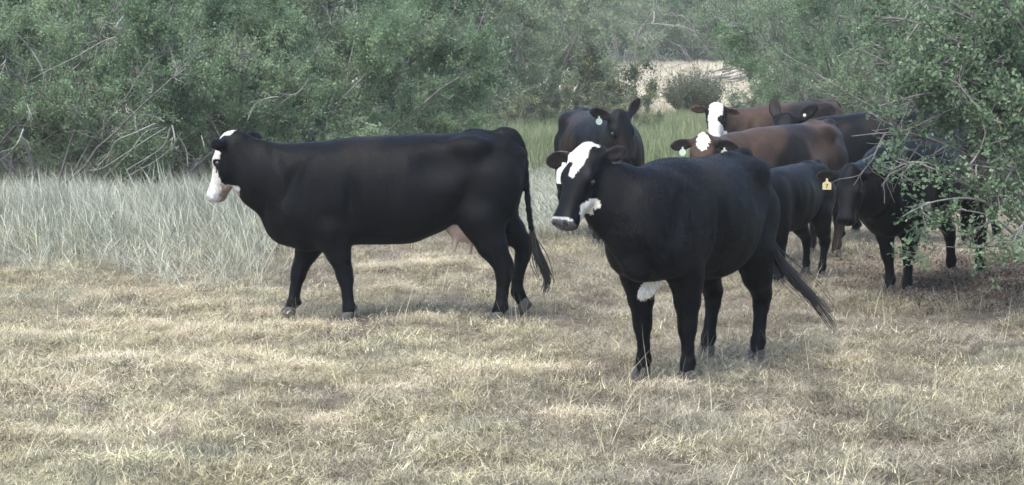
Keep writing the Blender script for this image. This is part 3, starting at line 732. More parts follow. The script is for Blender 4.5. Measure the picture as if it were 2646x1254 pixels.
# ---- F: black cow side on, head turned to the camera behind the brown heifer
yF = heading(80); sF = 1.02; pF = atd(2032, 298, 21.5); cF = Cow(at(2330, 627), yF, sF)
cF.build('black cow with upright ears behind the brown heifer, body under the leaning bush', poll=cF.loc_of(pF), hyaw=62, hpitch=55, hs=1.1, h=0.016,
         feet=[foot(cF, 2162, 632), foot(cF, 2210, 606), foot(cF, 2528, 640), foot(cF, 2578, 622)],
         ears=((-0.10, 0.05, 0.13), (-0.17, 0.02, 0.05)), tags=[(1, 'button', M_TAGW, None, 0.10, None, None)])

# ---- E: brown heifer with a white star
yE = heading(46); sE = 0.95; hE = at(2128, 660); cE = Cow(hE + hv(yE) * 0.63 * sE, yE, sE)
def coatE(V, c):
    t = fn3(V, 2.0, 91)[:, None]; top = sstep(0.36, 0.56, t)
    b = BROWN * 0.85 * (0.7 + 0.6 * fn3(V, 6, 17))[:, None]; return b * 1.15 * (1 - 0.85 * top) + c * 0.85 * top
def faceE(u, v, w, n, c):
    c = np.repeat((BROWN * 0.8)[None], len(u), 0) * (0.7 + 0.8 * (n[:, None] + 0.5))
    wh = (np.hypot((u - 0.07) / 0.085, w / 0.062) < 1 + n * 1.1) & (v > -0.08); c[wh] = WHITE; return c
cE.build('brown heifer with white star on forehead and tags in both ears', poll=cE.loc_of(atd(1818, 350, 18.9)), hyaw=32, hpitch=56, coat=coatE, face=faceE, h=0.014,
         ears=((0.02, -0.06, 0.18), (0.02, -0.05, 0.19)), fat=0.92,
         tags=[(-1, 'round', M_TAGG, None, 0.13, (0.9, 0.4, 0), None), (1, 'round', M_TAGG, None, 0.12, (0.9, 0.4, 0), None)], cat='cow')

# ---- G: black calf behind the near cow
yG = heading(34); sG = 0.735; cG = Cow(at(2103, 712) + hv(yG) * 0.63 * sG, yG, sG)
cG.build('black calf half hidden behind the rump of the nearest cow', poll=(1.38, 0, 1.25), hyaw=-10, hpitch=60, h=0.018, fat=0.86, cat='calf', name='calf',
         feet=[None, foot(cG, 2006, 736), foot(cG, 2122, 716), foot(cG, 2082, 704)])

# ---- H: young black cow with a cream tag, under the bush
yH = heading(36); sH = 0.95; cH = Cow(at(2318, 760) - hv(yH) * 0.575 * sH, yH, sH)
cH.build('young black cow with cream ear tag, head low beside the bush', poll=cH.loc_of(atd(2198, 436, 16.2)), hyaw=12, hpitch=64, h=0.014, fat=0.95, hs=0.92, cat='cow', name='cow', bris=0.8,
         feet=[foot(cH, 2340, 761), foot(cH, 2298, 757), foot(cH, 2532, 712), foot(cH, 2457, 706)], ears=((0.0, -0.05, 0.19), (0.0, -0.045, 0.20)),
         tags=[(-1, 'square', M_TAGY, '7', 0.15, (0.93, 0.35, 0), 'cream ear tag with dark number seven')])
# ------------------------------------------------------------------ trees and shrubs
M_LEAF_WILLOW = foliage_mat('willow_leaf', [(0.0, (0.125, 0.182, 0.105)), (0.5, (0.205, 0.285, 0.165)), (1.0, (0.32, 0.40, 0.245))], (0.78, 0.84, 0.82), 0.5, 0.45)
M_LEAF_GREY = foliage_mat('grey_green_leaf', [(0.0, (0.15, 0.20, 0.125)), (0.5, (0.225, 0.285, 0.18)), (1.0, (0.33, 0.38, 0.245))], (0.80, 0.82, 0.80), 0.3, 0.32)
M_LEAF_OAK = foliage_mat('oak_leaf', [(0.0, (0.07, 0.112, 0.065)), (0.5, (0.12, 0.178, 0.102)), (1.0, (0.215, 0.285, 0.175))], (0.78, 0.82, 0.82), 1.1, 0.28)
M_LEAF_BROOM = foliage_mat('broom_leaf', [(0.0, (0.10, 0.125, 0.085)), (0.6, (0.165, 0.195, 0.12)), (1.0, (0.28, 0.29, 0.15))], (0.75, 0.8, 0.8), 1.5, 0.2)
M_BARK = bark_mat('grey_brown_bark', (0.085, 0.080, 0.078), (0.19, 0.18, 0.172))
M_TWIG = bark_mat('pale_grey_twig', (0.10, 0.095, 0.092), (0.21, 0.20, 0.19))
M_DEAD = bark_mat('bleached_dead_wood', (0.17, 0.165, 0.15), (0.32, 0.31, 0.285))

def rnd_dir(r, n=None):
    d = r.normal(0, 1, 3 if n is None else (n, 3)); return d / np.linalg.norm(d, axis=-1, keepdims=True)
def wander(r, p, d, length, n, bend, pull=(0, 0, 0)):
    P = [np.array(p, float)]; d = np.array(d, float); d /= np.linalg.norm(d); pull = np.array(pull, float)
    for _ in range(n - 1):
        d = d + r.normal(0, bend, 3) + pull; d /= np.linalg.norm(d); P.append(P[-1] + d * length / (n - 1))
    return np.array(P)

def leaf_mesh(name, C, D, size, mat, r, lobed=False, upbias=0.6, aspect=0.45, tint=None):
    """one small folded leaf per centre; D = the twig's direction there"""
    n = len(C); size = size * r.uniform(0.6, 1.35, n)
    a = D * 0.6 + rnd_dir(r, n) * 0.9; a /= np.linalg.norm(a, axis=1, keepdims=True)
    nn = rnd_dir(r, n) + np.array([0, 0, upbias]); nn -= a * (nn * a).sum(1, keepdims=True); nn /= np.linalg.norm(nn, axis=1, keepdims=True) + 1e-9
    b = np.cross(nn, a); S = size[:, None]
    if lobed:
        prof = [(0.0, 0.0, 0.0), (0.22, 0.30, 0.05), (0.42, 0.17, 0.03), (0.62, 0.36, 0.07), (1.0, 0.0, -0.08), (0.62, -0.36, 0.07), (0.42, -0.17, 0.03), (0.22, -0.30, 0.05)]
        tris = [(0, 1, 2), (2, 3, 4), (0, 2, 6), (2, 4, 6), (6, 4, 5), (0, 6, 7)]
    else:
        prof = [(0.0, 0.0, 0.0), (0.45, aspect * 0.5, 0.06), (1.0, 0.0, -0.10), (0.45, -aspect * 0.5, 0.06)]; tris = [(0, 1, 2), (0, 2, 3)]
    k = len(prof)
    V = np.stack([C + S * (u * a + w * b + h * nn) for u, w, h in prof], 1).reshape(-1, 3)
    T = (np.arange(n)[:, None, None] * k + np.array(tris)[None]).reshape(-1, 3)
    t = r.beta(2.2, 2.2, n) if tint is None else tint
    return mesh_from(name, V, T, mat, False, tint=np.repeat(t, k))

def grow_shrub(seed, H, spread, nstem, nbr, ntw, leaves, lsize, mat, barren=0.15, skirt=0.35, twig_mat=None, lobed=False, aspect=0.45, stem_r=0.05, droop=0.0, clump=0.10, lean=(0, 0), upturn=0.10):
    """returns (wood mesh, crown mesh)"""
    r = np.random.default_rng(seed); wood = Tubes(); C = []; D = []; Tn = []
    for s in range(nstem):
        a = 2 * math.pi * (s + r.uniform(-0.3, 0.3)) / nstem; low = r.random() < skirt
        el = r.uniform(0.15, 0.55) if low else r.uniform(0.75, 1.35)
        d = np.array([math.cos(a) * math.cos(el) + lean[0], math.sin(a) * math.cos(el) + lean[1], math.sin(el)])
        ln = (spread * r.uniform(0.8, 1.1)) if low else H * r.uniform(0.75, 1.02)
        st = wander(r, (0.12 * math.cos(a), 0.12 * math.sin(a), 0.0), d, ln, 9, 0.12, (0, 0, 0.02 if not low else 0.03))
        wood.add(st, np.linspace(stem_r * r.uniform(0.7, 1.1), stem_r * 0.15, 9), 5)
        for b in range(nbr):
            t = r.uniform(0.22, 1.0) ** 0.8; i = min(int(t * 8), 7); f = t * 8 - i; p = st[i] * (1 - f) + st[i + 1] * f
            out = np.array([p[0], p[1], 0]); out /= np.linalg.norm(out) + 1e-6
            d = out * r.uniform(0.3, 1.0) + rnd_dir(r) * 0.8 + np.array([0, 0, r.uniform(-0.1, 0.7)])
            bl = r.uniform(0.16, 0.34) * (H + spread) * 0.5 * (1.15 - 0.55 * t)
            br = wander(r, p, d, bl, 7, 0.16, (0, 0, upturn - droop))
            if br[:, 2].min() < 0.05: br[:, 2] = np.maximum(br[:, 2], 0.05 + 0.1 * r.random(7))
            wood.add(br, np.linspace(stem_r * 0.32, 0.006, 7), 4)
            bare = r.random() < barren; tone = r.normal(0, 0.2)
            for w in range(ntw):
                t2 = r.uniform(0.15, 1.0); i2 = min(int(t2 * 6), 5); f2 = t2 * 6 - i2; q = br[i2] * (1 - f2) + br[i2 + 1] * f2
                dd = (br[i2 + 1] - br[i2]); dd /= np.linalg.norm(dd) + 1e-9
                d2 = dd * 0.6 + rnd_dir(r) * 0.8 + np.array([0, 0, 0.25 - droop * 2])
                tl = r.uniform(0.07, 0.15) * (H + spread) * 0.5
                tw = wander(r, q, d2, tl, 5, 0.18, (0, 0, 0.04 - droop)); tw[:, 2] = np.maximum(tw[:, 2], 0.04)
                wood.add(tw, np.linspace(0.0075, 0.0025, 5), 3)
                if bare and r.random() < 0.85: continue
                m = int(leaves * r.uniform(0.5, 1.5)); tt = r.uniform(0.1, 1.05, m) * 4; ii = np.clip(tt.astype(int), 0, 3); ff = (tt - ii)[:, None]
                C.append(tw[ii] * (1 - ff) + tw[ii + 1] * ff + r.normal(0, clump, (m, 3)) * r.uniform(0.3, 1.0, (m, 1)))
                D.append(tw[ii + 1] - tw[ii]); Tn.append(np.clip(r.beta(2.2, 2.2, m) + tone, 0, 1))
    C = np.concatenate(C); D = np.concatenate(D); D /= np.linalg.norm(D, axis=1, keepdims=True) + 1e-9
    C[:, 2] = np.maximum(C[:, 2], 0.03)
    return wood.mesh('trunk', twig_mat or M_BARK), leaf_mesh('crown', C, D, lsize, mat, r, lobed, 0.9, aspect, np.concatenate(Tn))

VAR = {
    'w1': grow_shrub(11, 4.2, 1.9, 9, 11, 9, 84, 0.050, M_LEAF_WILLOW, 0.12, 0.4, clump=0.062, stem_r=0.036),
    'w2': grow_shrub(12, 3.8, 2.2, 10, 10, 9, 82, 0.049, M_LEAF_WILLOW, 0.22, 0.45, clump=0.062, stem_r=0.034, twig_mat=M_TWIG),
    'g1': grow_shrub(13, 5.4, 2.2, 9, 11, 9, 58, 0.070, M_LEAF_GREY, 0.42, 0.3, clump=0.085, stem_r=0.05, twig_mat=M_TWIG),
    'g2': grow_shrub(14, 4.8, 2.4, 9, 10, 9, 60, 0.070, M_LEAF_GREY, 0.28, 0.35, clump=0.085, stem_r=0.05, twig_mat=M_TWIG),
    'k1': grow_shrub(15, 4.4, 2.3, 9, 11, 10, 58, 0.050, M_LEAF_WILLOW, 0.55, 0.35, clump=0.07, stem_r=0.036, twig_mat=M_TWIG),
}
def shrub(var, px, Y, sc, rz, label, group=None, name='shrub', cat='shrub', sz=1.0):
    x = (px - 1323) / F * Y; z = float(terrain(x, Y)) - 0.03
    o = empty(name, (x, Y, z), rz); o.scale = (sc, sc, sc * sz)
    w, c = VAR[var]; obj('trunk', w, o); obj('crown', c, o)
    return tag(o, label, cat, group)
# left thicket, standing behind the tall silver grass
LG = 'shrubs of the thicket behind the tall grass'
LEFT = [(-170, 29.0, 0.90, 0.3, 'w2'), (110, 28.6, 0.86, 1.9, 'k1'), (390, 29.4, 0.95, 3.1, 'w1'), (640, 30.5, 0.92, 4.4, 'w2'), (850, 33.0, 0.95, 5.5, 'w1'), (1010, 37.0, 0.90, 0.9, 'w2')]
LL = ['willow shrub at the left picture edge behind the tall grass', 'twiggy dark shrub near the left picture edge, above the tall grass', 'leafy willow shrub with bare drooping grey branches low down', 'leafy willow shrub right behind the white face of the walking cow',
      'rounded leafy shrub behind the back of the walking cow', 'light green shrub where the left thicket ends, above the walking cow']
lobs = []
for (px, Y, s, rz, v), lb in zip(LEFT, LL): lobs.append(shrub(v, px, Y, s, rz, lb, LG))
for (px, Y, s, rz, v), lb in zip([(-60, 33, 1.2, 2.2, 'w1'), (170, 33.5, 1.2, 0.6, 'w2'), (350, 36, 1.5, 1.6, 'w1'), (540, 34, 1.25, 5.0, 'k1'), (740, 37, 1.3, 2.7, 'w1'), (930, 42, 1.3, 1.2, 'w2')],
        ['tall willow in the top left corner behind the thicket', 'second row willow behind the twiggy shrub near the left edge', 'tallest willow behind the shrub with drooping grey branches', 'second row twiggy willow above the head of the walking cow', 'second row willow above the shoulder of the walking cow', 'second row willow at the right end of the left thicket']):
    shrub(v, px, Y, s, rz, lb, 'second row of the thicket')
# pale middle trees
MG = 'pale trees in the middle distance'
for (px, Y, s, rz, v), lb in zip([(1110, 55, 1.05, 0.2, 'g1'), (1240, 58, 1.0, 2.0, 'g2'), (1350, 60, 1.05, 3.9, 'g1'), (1440, 62, 0.9, 5.2, 'g2')],
        ['pale grey green tree just right of the left thicket', 'pale twiggy tree above the rump of the walking cow', 'pale tree with bare grey twigs, left of the dark cow facing the camera', 'pale feathery tree above the dark cow facing the camera']):
    shrub(v, px, Y, s, rz, lb, MG, 'tree', 'tree')
for px, Y, s, rz, v in [(1150, 66, 1.4, 1.0, 'g2'), (1290, 68, 1.4, 4.0, 'g1'), (1400, 72, 1.35, 2.6, 'g2')]:
    shrub(v, px, Y, s, rz, {1150: 'tall pale tree behind the middle trees, leftmost of three', 1290: 'tall pale tree behind the middle trees, middle of three', 1400: 'tall pale tree behind the middle trees, rightmost of three'}[px], 'tall trees behind the middle trees', 'tree', 'tree')
# far trees beyond the pale clearing
for px, Y, s, rz, v in [(1600, 112, 1.5, 0.5, 'g2'), (1700, 120, 1.6, 1.5, 'w1'), (1790, 118, 1.5, 2.9, 'g1'), (1880, 121, 1.6, 4.4, 'w2'), (1965, 117, 1.5, 5.0, 'g2'), (2060, 118, 1.5, 3.3, 'w1')]:
    shrub(v, px, Y, s, rz, 'hazy far tree beyond the pale clearing, ' + {1600: 'leftmost', 1700: 'second from the left', 1790: 'third from the left', 1880: 'third from the right', 1965: 'second from the right', 2060: 'rightmost'}[px] + ' of six', 'far trees beyond the clearing', 'tree', 'tree')
for px, Y, s, rz, v in [(1650, 140, 2.4, 2.5, 'w1'), (1800, 145, 2.5, 0.4, 'w2'), (1960, 142, 2.4, 1.3, 'w1'), (1480, 120, 2.2, 1.9, 'g1')]:
    shrub(v, px, Y, s, rz, 'tall tree of the farthest row above the clearing, ' + {1480: 'leftmost', 1650: 'second from the left', 1800: 'second from the right', 1960: 'rightmost'}[px] + ' of four', 'farthest row of trees', 'tree', 'tree')
# right-hand brush behind the herd
RG = 'brush behind the herd'
for (px, Y, s, rz, v), lb in zip([(2115, 44, 0.72, 0.4, 'w1'), (2200, 38, 1.0, 2.2, 'k1'), (2360, 36, 1.05, 4.0, 'k1'), (2540, 34, 1.1, 5.3, 'k1'), (2700, 33, 1.0, 1.0, 'w2')],
        ['green shrub right of the pale clearing, behind the white faced cow', 'grey twiggy shrub above the black cow with upright ears', 'thicket of grey twigs rising behind the herd at right', 'twiggy shrub behind the upper leaves of the near bush', 'leafy shrub at the right picture edge behind the near bush']):
    shrub(v, px, Y, s, rz, lb, RG)
for px, Y, s, rz, v in [(2170, 50, 1.35, 3.0, 'w2'), (2235, 56, 1.6, 0.7, 'w1'), (2330, 47, 1.4, 1.2, 'w1'), (2520, 45, 1.4, 4.5, 'w2')]:
    shrub(v, px, Y, s, rz, {2170: 'tall leafy tree behind the brush, just right of the clearing', 2235: 'tallest leafy tree behind the brush, above the black cow with upright ears', 2330: 'tall leafy tree behind the grey twiggy brush at right', 2520: 'tall leafy tree behind the near bush, in the top right corner'}[px], 'tall trees behind the brush', 'tree', 'tree')

# broom-like bush in the clearing and the yellowish bush beside it
def broom(seed, H, Wd, n, mat, size):
    r = np.random.default_rng(seed); wood = Tubes(); C = []; D = []
    for i in range(n):
        a = r.uniform(0, 2 * math.pi); k = math.sqrt(r.random()); d = np.array([math.cos(a) * k * Wd / H, math.sin(a) * k * Wd / H, 1.0])
        st = wander(r, (0.15 * math.cos(a) * k, 0.15 * math.sin(a) * k, 0), d, H * r.uniform(0.7, 1.08) * (1.05 - 0.25 * k), 6, 0.07)
        wood.add(st, np.linspace(0.008, 0.003, 6), 3)
        m = 26; t = r.uniform(0.25, 1.0, m) * 5; ii = np.clip(t.astype(int), 0, 4); ff = (t - ii)[:, None]
        C.append(st[ii] * (1 - ff) + st[ii + 1] * ff + r.normal(0, 0.03, (m, 3))); D.append((st[ii + 1] - st[ii]) * 6)
    C = np.concatenate(C); D = np.concatenate(D); return wood.mesh('trunk', M_BARK), leaf_mesh('crown', C, D / np.linalg.norm(D, axis=1, keepdims=True), size, mat, r, False, 0.2, 0.25)
VAR['broom'] = broom(21, 1.15, 1.0, 420, M_LEAF_BROOM, 0.075)
VAR['fluff'] = grow_shrub(22, 1.9, 1.2, 9, 9, 6, 40, 0.06, M_LEAF_BROOM, 0.1, 0.5, clump=0.08, stem_r=0.03)
shrub('broom', 1792, 66, 1.4, 0.3, 'round broom bush standing alone in the pale clearing')
shrub('fluff', 1640, 56, 0.62, 1.3, 'low yellowish shrub at the left side of the pale clearing')
shrub('fluff', 1515, 60, 1.4, 2.6, 'feathery pale shrub sloping down to the left side of the clearing')
shrub('fluff', 1590, 52, 0.85, 4.0, 'low pale shrub behind the head of the dark cow facing the camera')
shrub('fluff', 2010, 62, 1.15, 2.0, 'low green shrub beyond the brown back of the farthest cow')
# low plants at the foot of the pale trees, above the walking cow's back
for px, Y, s, rz in [(1080, 47, 0.75, 0.5), (1175, 50, 0.7, 2.2), (1300, 53, 0.75, 4.0), (1420, 55, 0.8, 1.1)]:
    shrub('fluff', px, Y, s, rz, {1080: 'low bushy plant over the middle of the walking cow', 1175: 'low bushy plant over the loin of the walking cow', 1300: 'low bushy plant over the tail head of the walking cow', 1420: 'low bushy plant between walking cow and the dark cow facing the camera'}[px], 'low plants at the foot of the pale trees')

# ---- bare drooping branches
def dead_branch(name, pts, Y, r0, parent=None, seed=0, side=5, mat=None, ydep=0.25, inv=None):
    r = np.random.default_rng(seed); T = Tubes()
    P = np.array([atd(px, py, Y + ydep * math.sin(i * 1.7 + seed)) for i, (px, py) in enumerate(pts)]); P = curve_pts(P, 16)
    T.add(P, np.linspace(r0, r0 * 0.25, 16), 5)
    for k in range(side):
        i = r.integers(3, 14); d = P[i + 1] - P[i]; d /= np.linalg.norm(d)
        tw = wander(r, P[i], d * 0.8 + rnd_dir(r) * 0.7, r.uniform(0.15, 0.45), 6, 0.2)
        T.add(tw, np.linspace(r0 * 0.4, r0 * 0.1, 6), 3)
    if inv is not None:
        M = np.array(inv); T.V = [v @ M[:3, :3].T + M[:3, 3] for v in T.V]
    return obj(name, T.mesh(name, mat or M_DEAD), parent)
bpy.context.view_layer.update()
def bl(o, px_lists, Y, r0, seed):
    inv = o.matrix_world.inverted()
    for i, p in enumerate(px_lists): dead_branch('branch', p, Y, r0 * (0.8 + 0.3 * (i % 3)), o, seed + i, inv=inv)
bl(lobs[2], [[(430, 330), (380, 360), (320, 400), (250, 440), (190, 425), (120, 410)], [(400, 320), (345, 345), (300, 365), (280, 400), (250, 430)], [(440, 330), (425, 375), (385, 405), (325, 440)],
             [(470, 340), (440, 385), (395, 420), (330, 455), (300, 480)], [(455, 345), (480, 385), (485, 430)], [(425, 315), (390, 300), (340, 295)], [(410, 330), (372, 345), (330, 400), (285, 440)],
             [(445, 325), (452, 365), (440, 400)]], 27.2, 0.011, 40)
bl(lobs[3], [[(520, 350), (528, 385), (515, 415), (495, 430)], [(720, 250), (690, 255), (660, 270), (640, 310)], [(800, 205), (770, 240), (740, 245), (700, 235)]], 28.3, 0.009, 60)
bl(lobs[1], [[(300, 95), (260, 110), (200, 145), (130, 180), (60, 215)], [(40, 85), (80, 130), (110, 180)], [(15, 135), (15, 155), (0, 172)], [(70, 270), (85, 310)], [(60, 335), (45, 370), (20, 400)], [(310, 95), (300, 70), (320, 40)]], 26.8, 0.010, 80)
bl(lobs[4], [[(870, 230), (850, 280), (880, 300)]], 31.0, 0.008, 95)

# ---- bare pale tree leaning into the gap
def bare_tree():
    x = (1655 - 1323) / F * 64; o = empty('dead_tree', (x, 64, float(terrain(x, 64)) - 0.05)); r = np.random.default_rng(5)
    def add(name, pts, r0, n_side, seed, Y=64.0):
        q = np.random.default_rng(seed); T = Tubes(); P = curve_pts(np.array([atd(a, b, Y + 0.4 * math.sin(i + seed)) for i, (a, b) in enumerate(pts)]), 18)
        T.add(P, np.linspace(r0, r0 * 0.2, 18), 6)
        for k in range(n_side):
            i = q.integers(4, 16); d = P[i + 1] - P[i]; d /= np.linalg.norm(d)
            tw = wander(q, P[i], d * 0.7 + rnd_dir(q) * 0.8 + np.array([0, 0, -0.25]), q.uniform(0.5, 1.5), 8, 0.2, (0, 0, -0.05)); T.add(tw, np.linspace(r0 * 0.35, 0.006, 8), 4)
            for m in range(2):
                j = q.integers(2, 7); t2 = wander(q, tw[j], rnd_dir(q) + np.array([0, 0, -0.4]), q.uniform(0.2, 0.6), 5, 0.25); T.add(t2, np.linspace(0.010, 0.004, 5), 3)
        T.V = [v - np.array(o.location) for v in T.V]
        return obj(name, T.mesh(name, M_DEAD), o)
    add('trunk', [(1650, 325), (1640, 200), (1650, 90), (1690, 20), (1670, -60)], 0.045, 3, 1)
    add('branch', [(1690, 30), (1685, 60), (1640, 62), (1600, 50)], 0.022, 4, 2)
    add('branch', [(1680, 62), (1720, 64), (1770, 72), (1812, 90)], 0.022, 4, 3)
    add('branch', [(1660, 95), (1680, 120), (1705, 160), (1722, 185)], 0.02, 4, 4)
    add('branch', [(1675, 70), (1720, 100), (1760, 125), (1775, 150)], 0.018, 3, 6)
    add('branch', [(1695, 20), (1715, 40), (1740, 30)], 0.018, 3, 7)
    return tag(o, 'bare bleached tree with crooked branches left of the pale clearing', 'dead tree')
bare_tree()

# ---- brush pile and fallen trunk in the clearing
def brush_pile():
    x0 = atd(1905, 225, 88); o = empty('brush_pile', (x0[0], 88, float(terrain(x0[0], 88)))); o.scale = (1.3, 1.3, 1.6); r = np.random.default_rng(8)
    for i in range(14):
        a = r.uniform(-0.45, 0.45); P = wander(r, (-1.1 + r.uniform(0, .6), r.uniform(-.4, .4), r.uniform(0.05, 0.4)), (math.cos(a), math.sin(a), r.uniform(-.05, .2)), r.uniform(1.0, 2.0), 6, 0.07)
        T = Tubes(); T.add(P, np.linspace(r.uniform(0.025, 0.05), 0.012, 6), 6); obj('branch', T.mesh('branch', M_DEAD if i % 3 else M_BARK), o)
    return tag(o, 'pile of bleached fallen branches lying in the pale clearing', 'branches')
brush_pile()

# ---- near bush at the right, its boughs hanging in front of the calves
def near_bush():
    base = at(2790, 800); o = empty('oak_bush', (base[0], base[1], 0.0)); b = np.array([base[0], base[1], 0.0]); r = np.random.default_rng(33)
    wood = Tubes(); C = []; D = []; Tn = []
    def spray(p, d, ln, nt, leaves, bare=0.1, dr=0.0):
        br = wander(r, p, d, ln, 7, 0.14, (0, 0, -dr)); br[:, 2] = np.maximum(br[:, 2], 0.03); wood.add(br, np.linspace(0.010, 0.003, 7), 4, r.random()); tone = r.normal(0.0, 0.2)
        for w in range(nt):
            t = r.uniform(0.1, 1) * 6; i = min(int(t), 5); f = t - i; q = br[i] * (1 - f) + br[i + 1] * f; dd = br[i + 1] - br[i]; dd /= np.linalg.norm(dd) + 1e-9
            tw = wander(r, q, dd * 0.7 + rnd_dir(r) * 0.7, r.uniform(0.10, 0.26), 5, 0.2); tw[:, 2] = np.maximum(tw[:, 2], 0.03); wood.add(tw, np.linspace(0.0035, 0.0015, 5), 3, r.random())
            if r.random() < bare: continue
            m = int(leaves * 2.0 * r.uniform(0.5, 1.4)); tt = r.uniform(0.3, 1.05, m) * 4; ii = np.clip(tt.astype(int), 0, 3); ff = (tt - ii)[:, None]
            C.append(tw[ii] * (1 - ff) + tw[ii + 1] * ff + r.normal(0, 0.024, (m, 3))); D.append(tw[ii + 1] - tw[ii]); Tn.append(np.clip(r.beta(2.2, 2.2, m) + tone, 0, 1))
    def bough(pts, Y0, Y1, r0, n_spray, leaves, ln=(0.25, 0.5), bare=0.1, start=0.35, dr=0.02, name=None):
        P = np.array([atd(px, py, Y0 + (Y1 - Y0) * i / (len(pts) - 1)) for i, (px, py) in enumerate(pts)]); P = curve_pts(np.concatenate([[b + [0, 0, 0.25]], P]), 20)
        T = Tubes(); T.add(P - b, np.linspace(r0, r0 * 0.15, 20), 6); obj('branch', T.mesh('branch', M_TWIG), o)
        for k in range(n_spray):
            i = int(r.uniform(start, 1.0) * 18); d = P[i + 1] - P[i]; d /= np.linalg.norm(d)
            spray(P[i], d * 0.5 + rnd_dir(r) * 0.8, r.uniform(*ln), 6, leaves, bare, dr)
    # the drooping lower boughs
    bough([(2640, 560), (2500, 480), (2390, 420), (2300, 450)], 15.6, 15.0, 0.020, 6, 9, ln=(0.16, 0.30), start=0.72)
    bough([(2660, 600), (2540, 520), (2420, 520), (2330, 560)], 15.3, 14.8, 0.018, 4, 9, ln=(0.12, 0.25), start=0.78)
    bough([(2660, 640), (2560, 560), (2450, 540)], 15.3, 15.0, 0.016, 4, 8, ln=(0.14, 0.26), start=0.66)
    bough([(2680, 660), (2600, 620), (2500, 640), (2370, 630)], 15.2, 14.9, 0.011, 3, 9, ln=(0.12, 0.22), start=0.7)
    bough([(2690, 700), (2640, 680), (2560, 690)], 15.4, 15.2, 0.010, 2, 8, ln=(0.10, 0.2), start=0.6)
    bough([(2640, 520), (2560, 440), (2470, 420)], 15.5, 15.2, 0.018, 6, 8, ln=(0.16, 0.30), start=0.6)
    bough([(2690, 600), (2640, 480), (2600, 420)], 15.4, 15.1, 0.02, 8, 10, ln=(0.18, 0.35), start=0.5)
    bough([(2700, 640), (2650, 580), (2620, 620)], 15.0, 14.6, 0.014, 4, 8, ln=(0.14, 0.26), start=0.6)
    # thin, nearly bare boughs crossing in front of the black cow
    bough([(2660, 500), (2500, 400), (2350, 345), (2200, 352)], 15.8, 15.4, 0.018, 6, 7, bare=0.75, start=0.5)
    bough([(2660, 480), (2520, 380), (2380, 360), (2260, 300)], 15.9, 15.6, 0.016, 8, 8, bare=0.7, start=0.5)
    bough([(2660, 470), (2560, 350), (2420, 330)], 15.9, 15.7, 0.018, 10, 8, bare=0.7, start=0.5)
    # the upper crown
    bough([(2690, 400), (2560, 180), (2400, 70), (2250, 40)], 16.0, 15.8, 0.024, 13, 11, ln=(0.2, 0.4), start=0.5)
    bough([(2690, 400), (2540, 230), (2390, 175), (2250, 165)], 15.9, 15.6, 0.022, 12, 11, ln=(0.2, 0.36), bare=0.25, start=0.5)
    bough([(2700, 380), (2580, 120), (2420, -20), (2300, -60)], 16.3, 16.2, 0.026, 12, 12, ln=(0.25, 0.4), start=0.5)
    bough([(2690, 440), (2560, 280), (2420, 240), (2270, 275)], 15.8, 15.3, 0.024, 12, 11, ln=(0.2, 0.36), start=0.6)
    bough([(2690, 450), (2600, 300), (2480, 250), (2330, 260)], 16.0, 15.5, 0.026, 17, 13, start=0.4)
    bough([(2700, 420), (2620, 240), (2520, 160), (2400, 120)], 16.1, 15.8, 0.026, 17, 13, start=0.4)
    bough([(2710, 400), (2640, 180), (2560, 80), (2440, 20)], 16.2, 16.0, 0.026, 17, 13, start=0.4)
    bough([(2720, 400), (2690, 160), (2620, 40), (2560, -60)], 16.2, 16.0, 0.026, 17, 13, start=0.4)
    bough([(2730, 420), (2700, 300), (2640, 240)], 15.8, 15.4, 0.026, 17, 13, start=0.4)
    bough([(2740, 420), (2720, 200), (2680, 60)], 16.4, 16.6, 0.026, 17, 13, start=0.4)
    bough([(2720, 420), (2640, 330), (2560, 320)], 15.6, 15.2, 0.022, 11, 12, start=0.5)
    bough([(2740, 450), (2650, 350), (2450, 300), (2330, 330)], 16.6, 16.4, 0.02, 10, 11, bare=0.55, start=0.5)
    bough([(2740, 450), (2640, 420), (2540, 360), (2420, 400)], 16.6, 16.4, 0.02, 10, 11, bare=0.5, start=0.5)
    T = Tubes(); T.add(np.array([[0, 0, -0.05], [-0.05, 0, 0.3], [0.02, 0.05, 0.8], [0.0, 0.1, 1.6]]), [0.11, 0.09, 0.07, 0.04], 8); obj('trunk', T.mesh('trunk', M_BARK), o)
    CC = np.concatenate(C) - b; DD = np.concatenate(D); DD /= np.linalg.norm(DD, axis=1, keepdims=True) + 1e-9; CC[:, 2] = np.maximum(CC[:, 2], 0.03)
    wood.V = [v - b for v in wood.V]
    obj('twigs', wood.mesh('twigs', M_TWIG), o)['kind'] = 'stuff'
    obj('crown', leaf_mesh('crown', CC, DD, 0.033, M_LEAF_OAK, r, True, 0.7, tint=np.concatenate(Tn)), o)
    return tag(o, 'oak bush hanging over the rearmost cattle at the right picture edge', 'bush')
near_bush()
